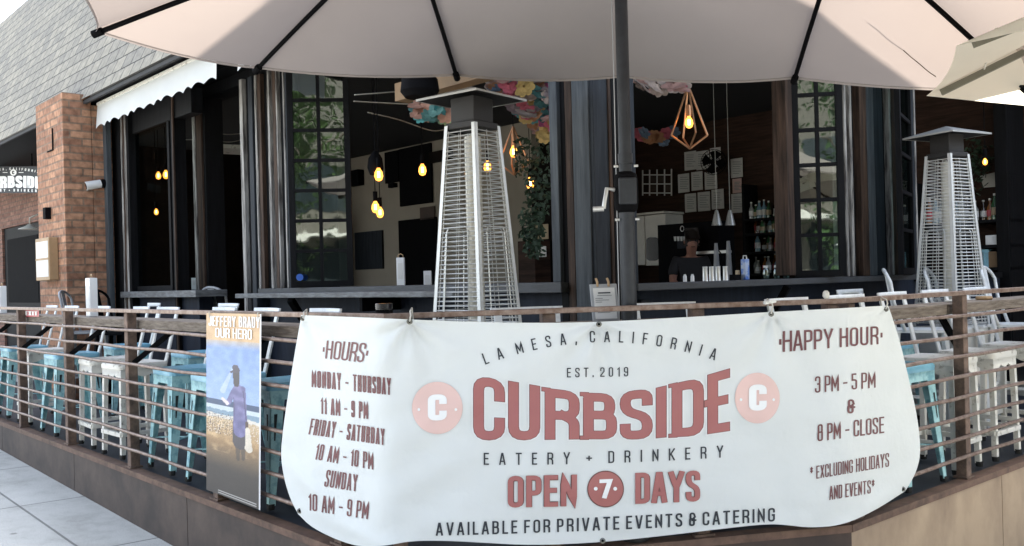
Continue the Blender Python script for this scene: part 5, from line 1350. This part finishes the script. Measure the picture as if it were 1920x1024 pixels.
for _ in range(160):
    a = c + V((random.gauss(0, .07), random.gauss(0, .05), random.gauss(0, .14))); d = V((random.uniform(-1, 1), random.uniform(-1, 1), random.uniform(-1, .5))).normalized(); s = d.orthogonal().normalized(); l = random.uniform(.05, .09)
    b.face([a, a + d * l * .5 + s * l * .3, a + d * l, a + d * l * .5 - s * l * .3])
tag(obj('hanging_plant', b, 'leaf_dark'), 'small leafy plant hanging right of the right heater', 'hanging plant')
# papers pinned on the brown wall
random.seed(9)
papers = [(1284, 284, 1306, 319), (1306, 283, 1330, 318), (1332, 277, 1352, 314), (1272, 326, 1293, 361), (1297, 322, 1318, 357), (1322, 322, 1345, 355), (1285, 363, 1306, 398), (1309, 360, 1332, 396), (1335, 355, 1358, 392), (1371, 297, 1393, 333), (1374, 335, 1391, 362), (1372, 363, 1395, 399)]
labs = ['top left of the pinned white sheets', 'second in the top row of pinned sheets', 'top row sheet behind the black fan', 'leftmost sheet in the middle row', 'centre sheet in the middle row', 'sheet in the middle row below the fan', 'leftmost sheet in the bottom row', 'crumpled centre sheet in the bottom row', 'right sheet of the bottom row of three', 'top sheet in the right column', 'pinkish sheet in the middle of the right column', 'bottom sheet in the right column']
for i, (q, l) in enumerate(zip(papers, labs)):
    k = wallrect('pinned_sheet', q, 10.38, 'ink_pink' if i == 10 else 'paper', .012); tag(k, 'white printed ' + l if i != 10 else l, 'paper sheet', 'sheets pinned on the brown wall')
    b = MB(); x0, y0, x1, y1 = q
    for j in range(6):
        yy = y0 + 6 + j * (y1 - y0 - 10) / 6
        w_ = random.uniform(.5, .8) * (x1 - x0); b.face([ptL(x0 + 3, yy + 1.4, 10.364), ptL(x0 + 3 + w_, yy + 1.2, 10.364), ptL(x0 + 3 + w_, yy, 10.364), ptL(x0 + 3, yy, 10.364)])
    obj('print_line', b, 'grey_plastic', k)
# white lattice frame of pictures
t = thing('picture_lattice', 'white lattice frame with small pictures on the brown wall', 'picture frame', tuple(ptL(1232, 340, 10.3)))
b = MB()
for x in (1205, 1218, 1232, 1246, 1259): b.hexa([ptL(x + a, y, 10.3 + p) for y in (367, 319 - (x - 1205) * .04) for a, p in ((-1.3, 0), (1.3, 0), (1.3, .03), (-1.3, .03))])
for y in (328, 345, 362): b.hexa([ptL(x, y + a, 10.301 + p) for a in (1.2, -1.2) for x, p in ((1206, 0), (1260, 0), (1260, .028), (1206, .028))])
obj('frame', b, 'paper', t)
for x, y in ((1225, 336), (1239, 336), (1252, 353), (1225, 353)):
    b = MB(); b.hexa([ptL(x + a, y + e, 10.32 + p) for e in (6, -6) for a, p in ((-5, 0), (5, 0), (5, .02), (-5, .02))]); obj('picture', b, 'curb_front', t)
# fan
c = ptL(1338, 304, 10.1); t = thing('wall_fan', 'round black wall fan over the pinned sheets', 'fan', tuple(c)); ax_ = (EYE - c).normalized()
x_ = ax_.orthogonal().normalized(); y_ = ax_.cross(x_); b = MB(); R = .165
for rr in (R, R * .75, R * .5, R * .25): b.tube([c + (x_ * math.cos(a) + y_ * math.sin(a)) * rr + ax_ * (.05 * (1 - rr / R)) for a in [2 * math.pi * i / 28 for i in range(29)]], .005, 5, cap=False)
for i in range(28): a = 2 * math.pi * i / 28; b.tube([c + (x_ * math.cos(a) + y_ * math.sin(a)) * R, c + ax_ * .06], .003, 4)
obj('guard', b, 'black', t)
for k in range(4):
    a0 = k * math.pi / 2; b = MB(); b.face([c, c + (x_ * math.cos(a0) + y_ * math.sin(a0)) * R * .9 - ax_ * .02, c + (x_ * math.cos(a0 + .6) + y_ * math.sin(a0 + .6)) * R * .95, c + (x_ * math.cos(a0 + 1.1) + y_ * math.sin(a0 + 1.1)) * R * .85 + ax_ * .02]); obj('blade', b, 'black', t)
b = MB(); b.tube([c + ax_ * .05, c - ax_ * .12], .045, 12); b.tube([c - ax_ * .1, c - ax_ * .1 + V((0, .3, -.1))], .02, 8); obj('motor', b, 'black', t)
# pale cooler with two oval dark windows
PC = 9.0
t = thing('pale_cooler', 'off white double door cabinet with rounded dark windows behind the bar', 'cabinet', tuple(ptL(1245, 500, PC) * 1))
def crect(name, q, p, m_, th, par): return wallrect(name, q, p, m_, th, par=par)
for q in ((1205, 408, 1243, 497), (1244, 404, 1282, 497)): crect('door', q, PC, 'ivory', .35, t)
crect('top_trim', (1204, 401, 1283, 405), PC + .02, 'ivory', .4, t)
for x0, x1 in ((1212, 1235), (1252, 1276)):
    b = MB(); P = []
    for cx, cy, a0 in ((x1 - 7, 452, 0), (x0 + 7, 452, 90), (x0 + 7, 482, 180), (x1 - 7, 482, 270)):
        for k in range(5): a = rad(a0 + 22.5 * k); P.append(ptL(cx + 7 * math.cos(a), cy - 7 * math.sin(a), PC - .356))
    b.face(P); obj('oval_window', b, 'black_gloss', t, solid=.01)
# coffee machine / tap tower block behind the person
t = thing('coffee_machine', 'bulky black drinks machine with a pale ring mark behind the bartender', 'drinks machine', tuple(ptL(1320, 500, 8.62)))
wallrect('body', (1264, 419, 1378, 530), 8.62, 'black', .3, par=t)
wallrect('front_panel', (1270, 445, 1292, 466), 8.318, 'darkgrey', .01, par=t); wallrect('steel_strip', (1300, 470, 1372, 476), 8.317, 'steel', .02, par=t)
b = MB(); b.tube([ptL(1279 + 3.2 * math.cos(a), 429 - 5 * math.sin(a), 8.305) for a in [2 * math.pi * i / 16 for i in range(17)]], .004, 6, cap=False); obj('ring_mark', b, 'white_plastic', t)
for k, x in enumerate((1266, 1272, 1278, 1284)):
    c = ptL(x, 452, 8.25); b = MB(); b.lathe([(.012, 0), (.016, .05)], c, 10); obj('small_cup', b, 'white_plastic', t)
for x, y, lab in ((1343, 478, 'steel kettle on the bar left of the coffee pot'), (1366, 474, 'tall steel coffee pot on the bar behind the cups')):
    c = ptD(x, y, 9.3); c.z = 1.021; t = thing('steel_pot', lab, 'pot', tuple(c)); h = ptD(x, y - 22, 9.3).z - 1.02
    b = MB(); b.lathe([(.03, 0), (.034, h * .3), (.024, h * .8), (.016, h)], c, 14); obj('body', b, 'grey_plastic', t, smooth=40)
    b = MB(); b.tube([c + V((.03, 0, h * .3)), c + V((.065, 0, h * .4)), c + V((.06, 0, h * .75)), c + V((.02, 0, h * .85))], .008, 6); obj('handle', b, 'black', t, smooth=True)
for x, lab in ((1436, 'left glass jar inside the right window'), (1456, 'middle glass jar inside the right window'), (1474, 'right glass jar inside the right window, next to the brown post')):
    q = hit(x, 508, nR, FR + .15); c = V((q.x, q.y, SR_)); t = thing('glass_jar', lab, 'jar', tuple(c), 'glass jars on the right sill')
    b = MB(); b.lathe([(.022, 0), (.026, .02), (.026, .07), (.018, .085)], c, 16); obj('glass', b, 'pane', t, smooth=40)
    b = MB(); b.lathe([(.019, .084), (.019, .10)], c, 16); obj('lid', b, 'steel_dull', t, smooth=40)
for x, lab in ((1344, 'left hanging metal scoop over the bar'), (1369, 'right hanging metal scoop over the bar')):
    c = ptD(x, 412, 9.6); b = MB(); b.lathe([(.055, -.06), (.03, .05), (.015, .10)], c, 12); b.tube([c + V((0, 0, .1)), V((c.x, c.y, 3.28))], .004, 5); tag(obj('hanging_scoop', b, 'steel', smooth=40), lab, 'scoop')
# bar counter inside and things on the sill
b = MB(); b.box(WR, sR(1200, 5.5), sR(1520, 5.5), 5.4, 5.9, .0, 1.02); tag(obj('bar_counter', b, 'black_wood', bevel=.01), 'dark bar counter inside the right opening', 'bar counter')
SR_ = SILL - .021
cup = None; cupl = ['leftmost tall steel cup on the right sill', 'second tall steel cup on the right sill', 'third tall steel cup on the right sill', 'rightmost tall steel cup, beside the box on the right sill']
for x, l in zip((1322, 1334, 1346, 1360), cupl):
    q = hit(x, 505, nR, FR + .06); c = V((q.x, q.y, SR_))
    t = thing('tumbler', l, 'cup', tuple(c), 'tall cups on the right sill')
    b = MB(); b.lathe([(.020, 0), (.019, .002), (.0165, .095), (.017, .098)], c, 16); obj('body', b, 'steel', t, smooth=40)
    b = MB(); b.lathe([(.0175, .094), (.0175, .099)], c, 16); obj('rim', b, 'white_plastic', t)
for x, l in ((1284, 'left of two small white shakers on the right sill'), (1298, 'right of two small white shakers on the right sill')):
    q = hit(x, 508, nR, FR + .06); c = V((q.x, q.y, SR_)); t = thing('salt_shaker', l, 'shaker', tuple(c), 'small shakers on the right sill')
    b = MB(); b.lathe([(.013, 0), (.012, .035), (.009, .042)], c, 12); obj('body', b, 'white_plastic', t, smooth=40); b = MB(); b.lathe([(.009, .042), (.006, .05)], c, 12); obj('cap', b, 'white_plastic', t)
q = hit(1397, 500, nR, FR + .05); c = V((q.x, q.y, SR_)); t = thing('drink_caddy', 'blue printed drink holder with wire handle on the right sill', 'caddy', tuple(c))
W = lambda x, y, z: c + B * x + nR * y + V((0, 0, z))
b = MB(); b.box(W, -.024, .024, -.02, .02, 0, .148); obj('body', b, 'blue_label', t, bevel=.003); b = MB(); b.tube([W(-.022, 0, .148), W(-.018, 0, .172), W(.018, 0, .172), W(.022, 0, .148)], .004, 6); b.tube([W(.028, 0, .0), W(.028, 0, .15)], .004, 6); obj('wire_handle', b, 'wire', t)
q = hit(1378, 508, nR, FR + .08); boxthing('napkin_box', 'low black box beside the tall cups on the right sill', 'box', V((q.x, q.y, SR_)), .075, .05, .04, 'black', ROTR)
q = hit(1383, 498, nR, FR + .09); boxthing('folded_card', 'small tan card leaning behind the black box on the right sill', 'card', V((q.x, q.y, SR_ + .035)), .05, .01, .035, 'paper_old', ROTR)
# small sticker on the paned window, left
c = ptD(562, 520, 7.72); b = MB(); b.lathe([(.03, 0), (.03, .003)], c, 16, axis=(EYE - c).normalized()); tag(obj('round_sticker', b, mat('blue_sticker', (.05, .16, .6), .4)), 'round blue sticker low on the left paned window', 'sticker')

# ---------------------------------------------------------------- the person behind the bar
c0 = ptD(1296, 520, 10.0); c0.z = 0
HZ_ = ptD(1298, 438, 10.0).z
person = thing('person', 'person in a black shirt standing behind the bar and looking down', 'person', tuple(c0))
sc_ = HZ_ / 1.72
def skin(name, verts, edges, radii, m_, par, root=0, sub=2):
    me = bpy.data.meshes.new(name); me.from_pydata([tuple(V(v) * sc_) for v in verts], edges, []); o = bpy.data.objects.new(name, me); col.objects.link(o); o.parent = par; KIDS.setdefault(par.name, []).append(o)
    md = o.modifiers.new('skin', 'SKIN')
    for i, v in enumerate(me.skin_vertices[0].data):
        r = radii[i] if isinstance(radii[i], tuple) else (radii[i], radii[i]); v.radius = (r[0] * sc_, r[1] * sc_); v.use_root = (i == root)
    s = o.modifiers.new('sub', 'SUBSURF'); s.levels = sub; s.render_levels = sub; me.materials.append(M[m_]); return o
# faces -Y (towards the window), head bent down a little, forearms forward over the counter
bv = [(0, 0, .95), (0, .0, 1.12), (0, -.01, 1.32), (0, -.02, 1.44), (0, -.045, 1.50), (0, -.075, 1.58), (0, -.085, 1.66),
      (.17, -.01, 1.41), (.23, -.06, 1.18), (.17, -.28, 1.08), (.14, -.38, 1.07), (-.17, -.01, 1.41), (-.23, -.06, 1.18), (-.16, -.28, 1.08), (-.12, -.38, 1.07),
      (.09, 0, .90), (.10, -.01, .50), (.10, .02, .10), (.10, -.08, .04), (-.09, 0, .90), (-.10, -.01, .50), (-.10, .02, .10), (-.10, -.08, .04)]
be = [(0, 1), (1, 2), (2, 3), (3, 4), (4, 5), (5, 6), (2, 7), (7, 8), (8, 9), (9, 10), (2, 11), (11, 12), (12, 13), (13, 14), (0, 15), (15, 16), (16, 17), (17, 18), (0, 19), (19, 20), (20, 21), (21, 22)]
br = [(.16, .11), (.145, .10), (.16, .11), (.06, .06), (.052, .055), (.075, .09), (.072, .085), .06, .045, .034, .038, .06, .045, .034, .038, .09, .062, .042, .035, .09, .062, .042, .035]
body = skin('body', bv, be, br, 'skin', person)
skin('shirt', [(0, 0, .92), (0, 0, 1.12), (0, -.01, 1.32), (0, -.018, 1.42), (.17, -.01, 1.41), (.23, -.05, 1.22), (-.17, -.01, 1.41), (-.23, -.05, 1.22)], [(0, 1), (1, 2), (2, 3), (2, 4), (4, 5), (2, 6), (6, 7)],
     [(.18, .13), (.165, .12), (.18, .13), (.075, .075), .075, .062, .075, .062], 'shirt', person)
skin('trousers', [(0, 0, .96), (.09, 0, .88), (.10, -.01, .5), (.10, .02, .08), (-.09, 0, .88), (-.10, -.01, .5), (-.10, .02, .08)], [(0, 1), (1, 2), (2, 3), (0, 4), (4, 5), (5, 6)], [(.17, .12), .10, .075, .06, .10, .075, .06], 'shirt', person)
skin('hair', [(0, -.045, 1.665), (0, -.035, 1.60), (0, -.085, 1.70)], [(0, 1), (0, 2)], [(.082, .085), (.07, .06), (.07, .075)], 'hair', person)
skin('nose', [(0, -.165, 1.625), (0, -.185, 1.595)], [(0, 1)], [.010, .014], 'skin', person)
for sx in (-1, 1):
    b = MB(); b.lathe([(.004, -.004), (.011, 0), (.004, .004)], V((sx * .03, -.158, 1.632)) * sc_ + c0, 8, axis=V((0, -1, 0))); obj('eye', b, 'black_gloss', person)
    skin('ear', [(sx * .078, -.07, 1.60), (sx * .082, -.065, 1.64)], [(0, 1)], [.010, .013], 'skin', person)
    for f in range(5):
        fx = sx * .13 + (f - 2) * .016; l = (.05, .07, .075, .07, .05)[f]
        skin('finger', [(fx, -.40, 1.07), (fx, -.40 - l * .6, 1.062), (fx, -.40 - l, 1.048)], [(0, 1), (1, 2)], [.009, .008, .007], 'skin', person, sub=1)
b = MB(); b.bar(V((-.022, -.158, 1.562)) * sc_ + c0, V((.022, -.158, 1.562)) * sc_ + c0, .006, .008); obj('mouth', b, 'curb_front', person)

# ================================================================== ACROSS THE STREET (seen in the window panes)
def tree(x, y, h, r, label, seed):
    rnd = random.Random(seed); base = V((x, y, gz(x, y))); t = thing('street_tree', label, 'tree', tuple(base), 'street trees across the road')
    b = MB(); top = base + V((rnd.uniform(-.3, .3), 0, h * .55)); b.tube([base, base.lerp(top, .5) + V((.1, 0, 0)), top], [.2, .15, .10], 8)
    for k in range(6): a = rnd.random() * 6.3; b.tube([top - V((0, 0, rnd.uniform(0, .9))), top + V((math.cos(a) * r * .6, math.sin(a) * r * .6, rnd.uniform(.3, 1.2)))], [.07, .02], 6)
    obj('trunk', b, 'bark', t, smooth=True)
    b = MB(); cl = [(top + V((rnd.gauss(0, r * .45), rnd.gauss(0, r * .45), rnd.uniform(-h * .25, h * .35))), rnd.uniform(.5, 1.0) * r * .5) for _ in range(40)]
    for c, cr in cl:
        for _ in range(260):
            d = V((rnd.gauss(0, 1), rnd.gauss(0, 1), rnd.gauss(0, 1))).normalized(); p = c + d * cr * rnd.random() ** .4; e = V((rnd.gauss(0, 1), rnd.gauss(0, 1), rnd.gauss(0, 1))).normalized(); s = e.orthogonal().normalized(); l = rnd.uniform(.11, .22)
            b.face([p, p + e * l * .5 + s * l * .35, p + e * l, p + e * l * .5 - s * l * .35])
    obj('crown', b, 'leaf_light' if seed % 2 else 'leaf', t)
for i, (x, y, h, r, l) in enumerate(((-9, -14, 9.5, 3.6, 'leafy street tree across the road reflected in the left panes'), (-4.2, -12.5, 9.5, 3.9, 'tall street tree across the road straight behind the viewer'), (4.3, -12.5, 9.0, 3.8, 'street tree across the road reflected in the right panes'), (11.5, -14.5, 10, 3.8, 'broad street tree across the road behind the white umbrella'))): tree(x, y, h, r, l, i)
ob = thing('shop_building', 'pale stucco shop building across the road reflected in the panes', 'building', (0, -22, -.5))
b = MB(); b.box(Wxy, -34, 34, -30, -21, -1, 11); obj('wall', b, 'facing', ob)
for i in range(10):
    x = -30 + i * 6.4
    for z0, z1 in ((.3, 2.8), (4, 6)):
        b = MB(); b.box(Wxy, x, x + 3.2, -21.0, -20.94, z0, z1); obj('window', b, 'win_dark', ob)
b = MB(); b.box(Wxy, -34, 34, -20.99, -19.6, 3.0, 3.2); obj('canopy_ledge', b, 'white_worn', ob)
round_umbrella(V((4.2, -8.5, gz(4.2, -8.5))), 1.8, 2.5, 1.5, .2, 'white umbrella across the road reflected in the right panes', 'white_cloth')
